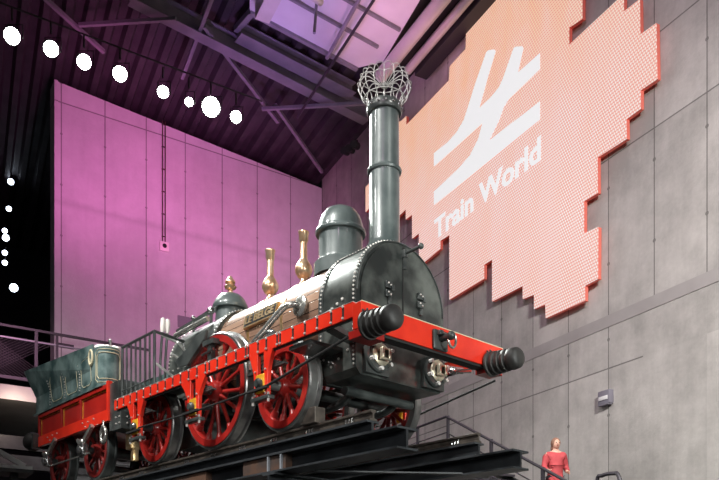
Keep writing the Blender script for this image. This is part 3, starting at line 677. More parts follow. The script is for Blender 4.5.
# side frames with horn guides
UA, UD, UR = 1.38, 2.76, 4.23
def side_frame(x0, x1, ux, with_tie):
    sgn = -1 if x0 < 0 else 1; xo = x0 if sgn < 0 else x1
    mb = new(M['red']); mb.box(x0, x1, -.08, 4.86, .785, .93)
    for ua, wt, wb_ in ((UA, .22, 0), (UD, .30, 0), (UR, .25, 0)):
        for s in (-1, 1):
            mb.prism([(ua+s*wt, .80), (ua+s*.055, .80), (ua+s*.06, .30), (ua+s*.112, .30), (ua+s*.13, .58), (ua+s*(wt*.45+.075), .70)][::s], 0, x0, x1)
    F_ = mb.build('side_frame', None, LO, 0, .006)
    mb = new(M['dark']); mb.box(x0+.02, x1-.02, -.05, 4.80, .765, .784)
    for u in ux: mb.box(xo-.006, xo+.006, u-.011, u+.011, .80, .915)
    mb.build('frame_joint', None, F_, 0)
    mb = new(M['bolt'])
    for u in ux:
        for z in (.805, .91): mb.rivet((xo+sgn*.008, u, z), .016)
        mb.box(x0-.004, x1+.004, u-.014, u+.014, .9285, .936)
    mb.box(x0-.003, x1+.003, -.08, 4.86, .926, .931)
    for ua in (UA, UD, UR):
        for s in (-1, 1):
            for z in (.35, .60): mb.rivet((xo+sgn*.006, ua+s*.092, z), .013)
    mb.build('frame_bolts', None, F_, 40)
    for ua in (UA, UD, UR):
        mb = new(M['yellow']); mb.box(x0-.01, x1+.01, ua-.075, ua+.075, .36, .56, .006); A = mb.build('axlebox', None, F_)
        new(M['black']).lathe([(.055, 0), (.055, .03), (.04, .05), (0, .055)], (xo+sgn*.01, ua, .46), (sgn, 0, 0), 16).build('axle_cap', None, A)
        mb = new(M['black']); mb.box(x0-.02, x1+.02, ua-.16, ua+.16, .285, .325, .006); mb.use(M['bolt'])
        for s in (-1, 1): mb.cyl((xo, ua+s*.14, .25), (xo, ua+s*.14, .35), .014, 6)
        mb.build('horn_stay', None, F_)
        # spring above the axlebox
        mb = new(M['black']); mb.cyl(((x0+x1)/2-sgn*.05, ua, .55), ((x0+x1)/2-sgn*.05, ua, .80), .02, 8)
        for k in range(4): mb.box(x0-sgn*.06, x1-sgn*.06, ua-.34+k*.06, ua+.34-k*.06, .62+k*.02, .637+k*.02)
        mb.build('leaf_spring', None, F_)
    mb = new(M['dark']); x = xo+sgn*.03
    mb.cyl((x, UR-.15, .42), (x, UD+.16, .39), .011, 8); mb.cyl((x, UD-.16, .39), (x, UA+.16, .40), .011, 8); mb.cyl((x, UA-.16, .405), (x+(0 if sgn < 0 else 0), -.05, .60), .014, 8)
    for ua in (UA, UD, UR): mb.box(x-.02, x+.02, ua-.17, ua+.17, .385, .41)
    mb.build('tie_rod', None, F_)
    return F_
ux = [.05, .22, .43, .62, .815, 1.03, 1.08, 1.27, 1.42, 1.60, 1.65, 1.84, 2.03, 2.22, 2.39, 2.47]
ux += [2.66+.19*k for k in range(12)]
side_frame(-1.13, -1.08, ux, True); side_frame(.93, .98, ux, True)
# wheels
def wheel(u, R, side, w, ns, hubr):
    xo = side*.84; inn = -side
    def X(d): return xo+inn*d
    mb = new(M['tyre']); mb.lathe([(R-.055, .0), (R-.012, 0), (R, .012), (R+.002, .10), (R+.028, .115), (R+.026, .14), (R-.055, .14)], (xo, u, w), (inn, 0, 0), 72, False)
    mb.lathe([(R-.055, .14), (R-.055, .0)], (xo, u, w), (inn, 0, 0), 72, False)
    W = mb.build('wheel', None, LO, 40)
    mb = new(M['black']); mb.lathe([(R-.056, -.004), (R-.014, -.004), (R-.010, .004)], (xo, u, w), (inn, 0, 0), 72, False); mb.build('tyre_face', None, W)
    mb = new(M['redw']); a, b = R-.035, R-.125
    mb.lathe([(b, .02), (b+.012, -.012), (a, -.012), (a, .01)], (xo, u, w), (inn, 0, 0), 72, False)
    mb.lathe([(b, .02), (b, .11), (a, .125)], (xo, u, w), (inn, 0, 0), 72, False)
    mb.build('wheel_rim', None, W)
    mb = new(M['redw']); mb.lathe([(hubr*.55, -.05), (hubr*.75, -.045), (hubr, .0), (hubr*1.05, .06), (hubr, .12), (hubr*.7, .15)], (xo, u, w), (inn, 0, 0), 28)
    mb.use(M['black']).lathe([(hubr*.4, -.08), (hubr*.45, -.05)], (xo, u, w), (inn, 0, 0), 20)
    mb.build('hub', None, W)
    for k in range(ns):
        t = 2*PI*(k+.3)/ns; c, s = math.cos(t), math.sin(t)
        p0 = (X(.03+.03*(k % 2)), u+c*hubr*.8, w+s*hubr*.8); p1 = (X(.05), u+c*(b+.01), w+s*(b+.01))
        mb = new(M['redw']); mb.tube([p0, ((p0[0]+p1[0])/2, (p0[1]+p1[1])/2, (p0[2]+p1[2])/2), p1], [.030, .024, .026], 8)
        mb.use(M['redw']).tube([(p1[0], u+c*(b-.07), w+s*(b-.07)), p1], [.034, .05], 8)
        mb.build('spoke', None, W, 60)
for side in (-1, 1):
    wheel(UA, .485, side, .485, 12, .10); wheel(UD, .70, side, .70, 14, .13); wheel(UR, .485, side, .485, 12, .10)
for u, w in ((UA, .485), (UD, .70), (UR, .485)):
    new(M['black']).cyl((-.80, u, w), (.80, u, w), .065, 20).build('axle', None, LO)
    mb = new(M['black']); mb.cyl((-1.14, u, .46 if w < .6 else .46), (-.90, u, .46 if w < .6 else .5), .04, 12); mb.build('journal', None, LO)
# driver cranks and eccentrics between the frames
mb = new(M['black'])
for x in (-.42, .42):
    mb.box(x-.05, x+.05, UD-.08, UD+.08, .52, .98, .01)
for x in (-.2, .2): mb.lathe([(.22, 0), (.22, .06)], (x-.03, UD, .70), (1, 0, 0), 24)
mb.build('crank_axle_webs', None, LO)
mb = new(M['steel'])
for x in (-.42, .42): mb.bar((x, UD-.05, .86), (x, 1.25, .60), .05, .09)
mb.build('connecting_rod', None, LO)
mb = new(M['black'])
for x in (-.34, .34): mb.box(x-.02, x+.02, SBR, 3.1, .58, .76)
mb.box(-.5, .5, 1.02, 1.10, .50, .78)
mb.build('inner_frame', None, LO, 0)
new(M['black']).box(-.5, .5, 3.2, 4.2, .22, .56).build('ash_pan', None, LO, 0)
mb = new(M['black'])
for x in (-.33, .33): mb.tube(crv([(x, .8, .44), (x, .95, .33), (x*.9, 1.3, .30), (x*.8, 2.0, .28)], 4), .045, 10)
mb.cyl((-.5, .75, .38), (.5, .75, .38), .05, 12)
mb.build('drain_pipe', None, LO)
# buffer beam
BU0, BU1 = -.20, -.08; XL, XR = -1.13, .955
mb = new(M['red']); mb.box(XL, XR, BU0, BU1, .665, .905, .004)
BB = mb.build('buffer_beam', None, LO, 0)
mb = new(M['cream']); mb.box(XL, XR, BU0-.003, BU0+.004, .903, .911); mb.build('beam_highlight', None, BB, 0)  # thin pale strip standing for the highlight along the beam's top edge
mb = new(M['dark']); mb.box(XL+.3, XR-.1, BU0+.02, BU1+.02, .643, .664); mb.build('lower_plate', None, BB, 0)
for x in (-1.0, .80):
    mb = new(M['redt']); mb.box(x-.13, x+.14, BU0-.025, BU1+.06, .585, .66, .004) if x < 0 else mb.box(x-.12, x+.12, BU0-.02, BU1+.04, .60, .66, .004)
    mb.build('buffer_pad', None, BB, 0)
mb = new(M['black']); mb.box(-.185, .03, BU0-.03, BU0, .665, .865, .02); hp = mb.build('hook_plate', None, BB)
mb = new(M['black']); mb.cyl((-.08, BU0-.02, .78), (-.08, BU0-.15, .78), .035, 12); mb.ball((-.08, BU0-.16, .78), .045, 12); mb.box(-.15, -.09, BU0-.08, BU0-.02, .80, .85, .01)
mb.build('draw_hook', None, hp)
mb = new(M['pipe']); mb.tube([(-.03+.055*math.cos(t), BU0-.13, .755+.075*math.sin(t)) for t in [2*PI*i/20 for i in range(20)]], .013, 8, True); mb.build('coupling_ring', None, hp)
for x, z in ((-1.065, .695), (.72, .695)):
    prof = [(.135, 0), (.15, .01), (.15, .035), (.125, .045), (.13, .06), (.14, .075), (.14, .10), (.118, .11), (.115, .12), (.135, .135), (.135, .165), (.112, .175), (.11, .185), (.13, .20), (.13, .23), (.108, .24), (.105, .25), (.125, .265), (.128, .30), (.122, .35), (.10, .375), (.05, .385), (0, .387)]
    mb = new(M['rubber']); mb.lathe([(r*.89, h*1.02) for r, h in prof], (x, BU0-.01, z-.008), (0, -1, -.02), 36); B_ = mb.build('buffer', None, LO, 50)
    mb = new(M['steel'])
    for k in range(5):
        t = PI*.15+k*.42; mb.rivet((x+.136*math.cos(t), BU0-.03, z+.136*math.sin(t)), .012)
    mb.build('buffer_bolts', None, B_)
# brackets from the far side of the smokebox to the frame
mb = new(M['steel']); mb.bar((.62, .55, .80), (.95, .35, .78), .05, .06); mb.cyl((.70, .35, .72), (.90, .2, .74), .025, 8); mb.ball((.74, .32, .73), .045, 10); mb.build('frame_bracket', None, LO)
mb = new(M['black']); mb.bar((-.65, .45, .80), (-1.10, .30, .80), .12, .05); mb.box(-1.08, -.66, .6, .95, .72, .76); mb.build('step_bracket', None, LO, 0)
# footplate, railings, controls
mb = new(M['black']); mb.box(-1.08, .93, FR+.01, 4.88, .86, .90); mb.box(-1.08, -.66, 3.55, FR+.01, .90, .915); mb.build('footplate', None, LO, 0)
for sx, xr in ((-1, -1.105), (1, .955)):
    u0, u1, t_ = 3.75, 4.66, 1.615
    mb = new(M['black']); xi = xr-sx*.49
    mb.tube([(xr, u1, t_), (xr, u0, t_), (xi, u0+.12, t_)], .020, 8)
    RL = mb.build('hand_railing', None, LO)
    new(M['black']).cyl((xr, u1, 1.02), (xr, u0, 1.02), .012, 8).build('lower_rail', None, RL)
    for k in range(8):
        u = u1-(u1-u0)*k/7; new(M['black']).cyl((xr, u, .93), (xr, u, t_), .014 if k not in (0, 7) else .020, 8).build('railing_bar', None, RL)
    new(M['steel']).cyl((xi, u0+.12, .92), (xi, u0+.12, t_), .014, 8).build('railing_bar', None, RL)
for k, x in enumerate((-.62, -.545)):
    mb = new(M['black']); mb.tube([(x, 4.52, .90), (x, 4.50, 1.5), (x+.01, 4.46, 1.90)], .018, 8); L = mb.build('reversing_lever', None, LO)
    new(M['white']).lathe([(.022, 0), (.032, .04), (.034, .14), (.028, .19), (0, .20)], (x+.01, 4.46, 1.885), (.02, -.05, 1), 14).build('lever_grip', None, L)
mb = new(M['silver'])
for (a, b) in (((-1.03, 3.9, 1.67), (-.60, 4.0, 1.62)), ((-.98, 4.0, 1.30), (-.70, 4.0, 1.16)), ((-.85, 3.62, 1.50), (-.62, 3.75, 1.42)), ((-.9, 3.70, 1.36), (-.60, 3.8, 1.30))): mb.cyl(a, b, .017, 8)
mb.build('control_rods', None, LO)
# long lever over the firebox
mb = new(M['black']); mb.bar((-.42, 4.40, 1.92), (-.38, 3.52, 2.0), .03, .05); mb.cyl((-.385, 3.56, 1.66), (-.385, 3.56, 1.98), .022, 10)
mb.cyl((-.42, 3.95, 1.75), (-.42, 3.95, 1.96), .018, 8); LV = mb.build('regulator_lever', None, LO)
mb = new(M['steel']); mb.ball((-.385, 3.57, 2.0), .05, 14); mb.ball((-.42, 3.95, 1.99), .035, 10); mb.build('lever_ball', None, LV)
mb = new(M['pipe']); mb.cyl((-.56, 4.2, 1.78), (-.50, 3.45, 1.84), .035, 12); mb.build('steam_pipe', None, LO)
# arm over the driving wheel
mb = new(M['black']); mb.prism([(3.55, 1.22), (3.45, 1.12), (3.25, 1.10), (2.85, 1.33), (2.80, 1.44), (3.0, 1.42), (3.3, 1.30)], 0, -.93, -.88); mb.build('valve_arm', None, LO, 0, .01)
mb = new(M['black']); mb.box(-.92, -.86, 2.70, 2.78, .94, 1.28); mb.box(-.94, -.84, 2.62, 2.86, 1.24, 1.30); mb.use(M['steel']).cyl((-.93, 2.62, 1.16), (-.93, 2.88, 1.14), .018, 8); mb.build('spring_buckle', None, LO, 30)

# ================================================================== TENDER
TE = train_root('tender', 0, 5.3, 0); tag(TE, 'mottled green and red railway tender coupled behind the locomotive', 'tender')
def T(mb, name, m=None, smooth=35, parent=None, bevel=0):
    o = mb.build(name, m, None, smooth, bevel); o.data.transform(Matrix.Translation((0, -5.3, 0))); o.parent = parent or TE; return o
TX = .95; TXR = .85
# tank with two rounded front legs and a flared top
mb = new(M['tank'])
for sx, xe in ((-1, -TX), (1, TXR)):
    w_ = .36; xi = xe-sx*w_
    pl_ = [(xe, 8.25), (xe, 5.86)]+[(xe-sx*w_/2+sx*w_/2*math.cos(t), 5.86-.20*math.sin(t)) for t in [PI*i/12 for i in range(1, 12)]]+[(xi, 5.86), (xi, 8.25)]
    mb.prism(pl_, 2, 1.345, 1.93)
mb.box(-TX+.35, TXR-.35, 7.2, 8.25, 1.345, 1.93)
mb.use(M['bolt'])
for u in (6.42, 7.0, 7.6):
    z = 1.39
    while z < 1.78: mb.rivet((-TX-.008-max(0, z-1.62)/.37*(.03+.0583*(u-5.9)), u, z), .014); z += .042
for i in range(26):
    t = PI*i/26; mb.rivet((-TX+.18-.18*math.cos(t), 5.86-.20*math.sin(t), 1.935), .013)
TK = T(mb, 'water_tank', None, 30)
mb = new(M['tank'])
for sx, xe in ((-1, -TX), (1, TXR)):
    xt0, xt1 = xe+sx*.03, xe+sx*.17
    for a, b in (((xe, 5.93, 1.93), (xt0, 5.90, 1.985)), ): pass
    v = [mb.bm.verts.new(p) for p in ((xe, 5.92, 1.62), (xe, 8.25, 1.62), (xt1, 8.32, 2.06), (xt0, 5.90, 1.985), (xe-sx*.02, 5.92, 1.62), (xe-sx*.02, 8.25, 1.62), (xt1-sx*.02, 8.32, 2.06), (xt0-sx*.02, 5.90, 1.985))]
    for f in ((0, 1, 2, 3), (7, 6, 5, 4), (0, 3, 7, 4), (3, 2, 6, 7), (2, 1, 5, 6), (1, 0, 4, 5)): mb._f([v[i] for i in f])
v = [mb.bm.verts.new(p) for p in ((-TX, 8.25, 1.62), (TXR, 8.25, 1.62), (TXR+.17, 8.36, 2.06), (-TX-.17, 8.36, 2.06), (-TX, 8.23, 1.62), (TXR, 8.23, 1.62), (TXR+.17, 8.34, 2.06), (-TX-.17, 8.34, 2.06))]
for f in ((0, 1, 2, 3), (7, 6, 5, 4), (0, 3, 7, 4), (3, 2, 6, 7), (2, 1, 5, 6), (1, 0, 4, 5)): mb._f([v[i] for i in f])
T(mb, 'flared_coping', M['tank'], 30, TK)
def lining(pts, m='cream', r=.006):
    mb = new(M[m]); mb.tube(pts, r, 4, True); return mb
f_ = lambda t: (-TX+.18-.186*math.cos(t), 5.86-.206*math.sin(t))
ts = [-.0+.25+i*(2.2-.25)/10 for i in range(11)]
def face(z0, z1, t0, t1, n=10):
    A_ = [(*f_(t0+(t1-t0)*i/n), z0) for i in range(n+1)]; B_ = [(*f_(t1-(t1-t0)*i/n), z1) for i in range(n+1)]
    A_[0] = (*f_(t0), z0+.05); A_[-1] = (*f_(t1), z0+.05); B_[0] = (*f_(t1), z1-.05); B_[-1] = (*f_(t0), z1-.05)
    return A_+B_
T(lining(face(1.45, 1.84, .22, 2.35), r=.007), 'panel_lining', None, 40, TK)
T(lining(face(1.40, 1.89, .05, 2.6), r=.005), 'panel_lining', None, 40, TK)
for u0, u1 in ((6.0, 6.34), (6.50, 6.92), (7.08, 7.52)):
    xo_ = lambda z, u: -TX-.008-max(0, z-1.62)/.37*(.03+.0583*(u-5.9))
    T(lining([(xo_(z, u), u, z) for u, z in ((u0+.06, 1.41), (u1-.06, 1.41), (u1, 1.46), (u1, 1.74), (u1-.08, 1.80), (u0+.08, 1.83), (u0, 1.78), (u0, 1.46))], r=.004), 'panel_lining', None, 40, TK)
mb = new(M['tank']); mb.box(-TX-.02, TXR+.02, 5.62, 8.32, 1.315, 1.345); T(mb, 'tank_sill', None, 0, TK)
mb = new(M['cream']); mb.tube([(-TX-.025, 5.98+.07*math.cos(t)*.9, 1.80+.11*math.sin(t)) for t in [2*PI*i/18 for i in range(18)]], .017, 8, True); T(mb, 'lifting_handle', None, 50, TK)
mb = new(M['steel']); mb.cyl((-.78, 5.74, 1.93), (-.78, 5.74, 2.02), .02, 8).ball((-.78, 5.74, 2.04), .028, 10); T(mb, 'filler_knob', None, 50, TK)
mb = new(M['rust']); mb.box(-.58, .48, 5.9, 7.2, 1.345, 1.5); T(mb, 'coal_floor', None, 0)
# red wooden body frame
mb = new(M['redt']); mb.box(-TX+.04, TXR-.04, 5.46, 8.15, .93, 1.315)
for u in (5.45, 6.43, 7.17, 8.12): mb.box(-TX, -TX+.04, u-.025 if u < 8 else u-.02, u+.04, .93, 1.315)
mb.box(-TX, -TX+.05, 5.44, 8.15, 1.25, 1.315)
BF = T(mb, 'body_frame', None, 0, None, .005)
mb = new(M['red']); mb.box(-TX-.012, -TX+.05, 5.44, 8.15, .765, .935); mb.box(TXR-.05, TXR+.012, 5.44, 8.15, .765, .935); mb.box(-TX-.014, -TX+.06, 5.42, 5.475, .765, 1.35)
T(mb, 'sole_bar', None, 0, None, .005)
mb = new(M['yellow'])
for u0, u1 in ((5.50, 6.40), (6.475, 7.14), (7.215, 8.09)):
    xs = -TX+.036; mb.tube([(xs, u0, .945), (xs, u1, .945), (xs, u1, 1.24), (xs, u0, 1.24)], .006, 4, True)
T(mb, 'panel_lining', None, 40, BF)
mb = new(M['bolt'])
for (u, z) in [(5.9, .87), (6.0, .80), (6.1, .86), (6.2, .80), (6.3, .87), (7.3, .87), (7.4, .80), (7.5, .87), (7.6, .80), (7.7, .86)]: mb.rivet((-TX-.014, u, z), .015)
T(mb, 'sole_bar_bolts', None, 40, BF)
mb = new(M['black']); mb.box(-TX+.02, TXR-.02, 5.12, 5.44, .62, 1.30); mb.box(-TX, TXR, 5.02, 5.30, .60, .84)
mb.use(M['bolt']); 
for u in (5.07, 5.18): 
    for z in (.68, .77): mb.rivet((-TX-.003, u, z), .018)
for x in (-.86, -.74):
    for z in (.68, .77): mb.rivet((x, 5.015, z), .018)
T(mb, 'drag_box', None, 0)
mb = new(M['black']); mb.box(-TX-.1, TXR, 8.12, 8.20, .74, .98); T(mb, 'rear_beam', None, 0)
for x in (-.96, .70):
    mb = new(M['rubber']); mb.lathe([(.10, 0), (.13, .06), (.155, .14), (.16, .22), (.14, .30), (.09, .355), (0, .37)], (x, 8.17, .885), (0, 1, 0), 24); T(mb, 'buffer', None, 50)
def twheel(u, side):
    R = .45; xo = side*.80; inn = -side
    mb = new(M['black']); mb.lathe([(R-.05, 0), (R-.01, 0), (R, .01), (R, .10), (R+.025, .115), (R+.025, .135), (R-.05, .135)], (xo, u, R), (inn, 0, 0), 56, False); mb.lathe([(R-.05, .135), (R-.05, 0)], (xo, u, R), (inn, 0, 0), 56, False); W = T(mb, 'wheel', None, 40)
    mb = new(M['redd']); mb.lathe([(R-.12, .02), (R-.11, -.01), (R-.05, -.01), (R-.045, .01)], (xo, u, R), (inn, 0, 0), 56, False); mb.lathe([(.10, -.05), (.12, .04), (.10, .12)], (xo, u, R), (inn, 0, 0), 20); T(mb, 'wheel_rim', None, 40, W)
    for k in range(10):
        t = 2*PI*(k+.2)/10; mb = new(M['redd']); mb.cyl((xo+inn*.05, u+.08*math.cos(t), R+.08*math.sin(t)), (xo+inn*.05, u+(R-.10)*math.cos(t), R+(R-.10)*math.sin(t)), .026, 7); T(mb, 'spoke', None, 50, W)
for side in (-1, 1):
    for u in (6.20, 7.60): twheel(u, side)
for u in (6.20, 7.60):
    mb = new(M['black']); mb.cyl((-.98, u, .45), (.92, u, .45), .055, 14); T(mb, 'axle', None)
    for sx, xe in ((-1, -1.0), (1, .9)):
        mb = new(M['steel']); mb.box(xe-.05, xe+.05, u-.09, u+.09, .36, .54, .015); mb.lathe([(.06, 0), (.06, .03), (.03, .045)], (xe+sx*.05, u, .44), (sx, 0, 0), 14); A = T(mb, 'axlebox', None)
        mb = new(M['pipe']); mb.bar((xe, u+.05, .52), (xe, u-.33, .76), .05, .06); mb.bar((xe, u+.05, .52), (xe, u+.18, .62), .05, .05); mb.ball((xe, u+.0, .56), .06, 10); T(mb, 'spring_strut', None, 35, A)
mb = new(M['pipe']); mb.cyl((-1.0, 7.58, .36), (-1.0, 6.22, .36), .014, 8); mb.bar((-1.0, 6.22, .36), (-1.0, 5.98, .37), .03, .03); T(mb, 'brake_rod', None)
mb = new(M['pipe']); mb.tube([(-.98, 5.53+.075*math.cos(t), .575+.115*math.sin(t)) for t in [2*PI*i/24 for i in range(24)]], .026, 8, True); mb.cyl((-.98, 5.53, .68), (-.98, 5.53, .78), .02, 8); T(mb, 'safety_ring', None, 50)
mb = new(M['black']); mb.box(-.1, .1, 4.88, 5.15, .68, .74); T(mb, 'draw_bar', None, 0)
mb = new(M['brass']); mb.box(-.75, -.60, 5.15, 5.3, .35, .60, .01); mb.box(-.72, -.63, 5.12, 5.2, .18, .36, .01); mb.use(M['black']); mb.cyl((-.68, 5.22, .58), (-.68, 5.22, .65), .03, 8); T(mb, 'water_cock', None)

# ================================================================== TRACK ON GIRDERS
def rail_obj(v, label):
    h, r = .105, 10.4
    P = [(-.05, -h), (.05, -h), (.05, -h+.014), (.011, -h+.026), (.011, -.034), (.034, -.022), (.034, -.004), (.028, 0), (-.028, 0), (-.034, -.004), (-.034, -.022), (-.011, -.034), (-.011, -h+.026), (-.05, -h+.014)]
    mb = new(M['rail']); mb.prism([(a+v, b) for a, b in P], 1, 0, r); mb.use(M['railtop']).box(v-.027, v+.027, .001, r, -.001, .0008)
    o = mb.build('rail', None, None, 30); origin_shift(o, v, 0, -h)
    tag(o, label, 'rail'); 
    k = .30; mb = new(M['steel'])
    cl = []
    while k < 10:
        mb = new(M['steel'])
        for s in (-1, 1):
            for d in (-.045, 0, .045): mb.bar((s*.055, k+d-.012, .012), (s*.03, k+d+.012, .055), .018, .018, (0, 1, 0))
        c = mb.build('rail_clip', None, o); k += .62
    return o
rail_obj(-.79, 'near rail beneath the closer wheels of the locomotive'); rail_obj(.79, 'far rail with a rust-orange side sticking out beyond the near rail')
def girder(v, w, h, wd, u0, u1, label, rust=False):
    mb = new(M['girder']); mb.ibeam((v, u0, w), (v, u1, w), wd, h, .02, .03 if not rust else .03)
    if rust:
        mb.use(M['rust'])
        for k in range(5): mb.box(v-wd/2+.03, v-.016, u0+1.7+k*1.6, u0+2.5+k*1.6, w-h+.02, w-.02)
    o = mb.build('girder', None, None, 0); origin_shift(o, v, (u0+u1)/2, w-h); tag(o, label, 'girder'); return o
girder(-.80, -.105, .135, .16, 0.0, 10.4, 'upper black girder carrying the near rail')
girder(.80, -.105, .155, .16, 0.0, 10.4, 'upper black girder carrying the far rail')
g = girder(-.80, -.241, .205, .27, -.46, 10.4, 'deep lower girder beneath the near rail, its cut end in view', True)
def stiff(v, w0, w1, us, par, x0, x1):
    for u in us:
        o = new(M['galv']).box(x0, x1, u-.012, u+.012, w0, w1).build('stiffener_plate', None, None, 0)
        o.data.transform(Matrix.Translation((-par[0], -par[1], -par[2]))); o.parent = par[3]
stiff(0, -.425, -.262, (1.30, 1.53, 3.9, 4.13, 6.5), (-.80, (-.46+10.4)/2, -.446, g), -.93, -.815)
g = girder(.80, -.262, .20, .27, -.55, 10.4, 'deep lower girder beneath the far rail with pierced black end')
# cross girders and columns
for k, u in enumerate((1.42, 4.0, 6.6, 9.2)):
    lab = ('nearest the front end of the rails', 'between the driving wheels', 'below the tender front', 'below the tender rear')[k]
    mb = new(M['girder']); mb.ibeam((-1.0, u, -.464), (1.6, u, -.464), .22, .30, .02, .03); o = mb.build('cross_girder', None, None, 0); origin_shift(o, 0, u, -.764); tag(o, 'black cross girder under the track '+lab, 'girder')
    for v in (-.80, 1.2):
        hgt = TO.z-.764
        mb = new(M['girder']); mb.box(v-.11, v+.11, u-.11, u-.09, -.764-hgt, -.765); mb.box(v-.11, v+.11, u+.09, u+.11, -.764-hgt, -.765); mb.box(v-.012, v+.012, u-.09, u+.09, -.764-hgt, -.765); mb.box(v-.16, v+.16, u-.16, u+.16, -.764-hgt, -.74-hgt)
        o = mb.build('support_column', None, None, 0); origin_shift(o, v, u, -.764-hgt); tag(o, 'black steel column under the %s end of the cross girder %s' % ('near' if v < 0 else 'far', lab), 'column')
mb = new(M['girder']); mb.ibeam((-1.45, .15, -.464), (-1.45, 10.4, -.464), .20, .20, .02, .03); o = mb.build('edge_girder', None, None, 0); origin_shift(o, -1.45, 5.2, -.664); tag(o, 'low outer girder on the near side of the track', 'girder')
bpy.data.objects.remove(o)
for pa, pb, lab in (((-.66, 1.05, -.4545), (.62, .1, -.4545), 'flat steel brace crossing between the girders at their front end'), ((-.66, 3.8, -.4545), (.62, 1.7, -.4545), 'flat steel brace crossing between the girders behind the front cross girder'), ((-.66, 4.2, -.4545), (.62, 6.3, -.4545), 'flat steel brace crossing between the girders farther back')):
    c = [(a+b)/2 for a, b in zip(pa, pb)]; mb = new(M['girder']); mb.bar([a-b for a, b in zip(pa, c)], [a-b for a, b in zip(pb, c)], .10, .015); o = mb.build('cross_brace', None, None, 0); o.location = tpt(*c); o.rotation_euler = (0, 0, TH); tag(o, lab, 'brace')
# wheel chock on the near rail
mb = new(M['rail']); mb.prism([(.80, 0.002), (.80, .17), (.90, .17), (1.05, .002)], 0, -.86, -.72); o = mb.build('wheel_chock', None, None, 0, .008); origin_shift(o, -.79, .95, .002); tag(o, 'dark grey wedge chock on the near rail in front of the leading wheel', 'chock')

# ================================================================== STAIRCASE WITH HANDRAILS, VISITOR
SD_ = 8.1
Pp = on_right(448, 416, SD_); Pq = on_right(566, 480, SD_)
hz = Vector((Pq.x-Pp.x, Pq.y-Pp.y, 0)); L_ = hz.length; hz.normalize(); slope = (Pq.z-Pp.z)/L_
topz = Pp.z-1.0                                     # landing height
out = Vector((NX, NY, 0)); WST = 1.3
st = empty('staircase', (Pp.x, Pp.y, topz)); tag(st, 'dark steel staircase with handrails climbing beside the concrete wall', 'staircase')
def stl(s, n, z): return hz*s+out*n+Vector((0, 0, z))
nst = int(topz/.175)+1; run = .175/-slope
mb = new(M['girder'])
for n in (0, WST): mb.bar(stl(0, n, -.1), stl(nst*run, n, -.1-nst*.175), .05, .26)
mb.build('stringer', None, st, 0)
for k in range(nst-1):
    mb = new(M['mesh']); mb.bar(stl((k+.0)*run, WST/2, -.175*(k+1)+.10), stl((k+1.05)*run, WST/2, -.175*(k+1)+.10), WST-.06, .04); mb.build('tread', None, st, 0)
mb = new(M['mesh']); mb.bar(stl(-2.2, WST/2, -.02), stl(.0, WST/2, -.02), WST, .05); mb.build('landing', None, st, 0)
for n in (0,):
    mb = new(M['mesh']); mb.tube([stl(-2.2, n, 1.0), stl(-.05, n, 1.0), stl(nst*run, n, 1.0-nst*.175)], .025, 8); R1 = mb.build('handrail', None, st)
    for dz in (.7, .4):
        mb = new(M['steel'] if dz == .7 else M['mesh']); mb.tube([stl(-2.2, n, dz), stl(-.05, n, dz), stl(nst*run, n, dz-nst*.175)], .014, 6); mb.build('lower_rail', None, R1)
    for k in range(5):
        s = k*1.35; mb = new(M['mesh']); mb.bar(stl(s, n, -.1-s*.175/run), stl(s, n, 1.0-s*.175/run), .03, .07, hz); mb.build('handrail_post', None, R1, 0)
for s in (-2.1, -1.1):
    for n in (0,): new(M['mesh']).bar(stl(s, n, -.05), stl(s, n, 1.0), .03, .07, hz).build('landing_post', None, st, 0)
for s, n in ((-2.1, 0), (-2.1, WST), (0, 0), (0, WST)): new(M['girder']).bar(stl(s, n, -topz), stl(s, n, -.05), .1, .1, hz).build('landing_column', None, st, 0)
# black handrail end at the bottom of the frame
p = on_right(597, 478, 8.0); h = empty('handrail_end', (p.x, p.y, 0)); tag(h, 'short black bent handrail at the bottom right edge', 'handrail')
q = on_right(617, 477, 8.0)-p
z0 = p.z
mb = new(M['mesh']); mb.tube(crv([(0, 0, z0-.8), (0, 0, z0-.06), (q.x*.25, q.y*.25, z0+.02), (q.x*.85, q.y*.85, z0+.02), (q.x*1.1, q.y*1.1, z0-.05), (q.x*1.6, q.y*1.6, z0-.6)], 4), .028, 8); mb.build('rail_tube', None, h)
new(M['mesh']).bar((0, 0, 0), (0, 0, z0-.75), .06, .06, (1, 0, 0)).build('rail_post', None, h, 0)
new(M['mesh']).bar((q.x*1.6, q.y*1.6, 0), (q.x*1.6, q.y*1.6, z0-.58), .06, .06, (1, 0, 0)).build('rail_post', None, h, 0)

# visitor in a red jacket going up the stairs
ND = SD_+.55
ph = on_right(555, 440, ND)                              # top of the head
H_ = 1.68
rel = Vector((ph.x-Pp.x, ph.y-Pp.y, 0)); s_here = rel.dot(hz)
kst = max(0, int(s_here/run)); feet_z = topz-.175*(kst+1)+.12
PE = empty('person', (ph.x, ph.y, feet_z), math.atan2(hz.y, hz.x)-.35); H_ = ph.z-feet_z
tag(PE, 'person in a red jacket with brown hair coming down the stairs by the concrete wall', 'person')
k = H_/1.70
def skin_mesh(name, V, Ed, R, m, parent, root=0, sub=2):
    me = bpy.data.meshes.new(name); me.from_pydata([Vector(v)*k for v in V], Ed, []); o = bpy.data.objects.new(name, me); COL.objects.link(o); o.parent = parent
    mo = o.modifiers.new('skin', 'SKIN'); mo.use_smooth_shade = True
    for i, r in enumerate(R):
        sv = me.skin_vertices[0].data[i]; sv.radius = ((r, r) if isinstance(r, (int, float)) else r); sv.radius = (sv.radius[0]*k, sv.radius[1]*k); sv.use_root = (i == root)
    s = o.modifiers.new('sub', 'SUBSURF'); s.levels = sub; s.render_levels = sub; me.materials.append(m); return o
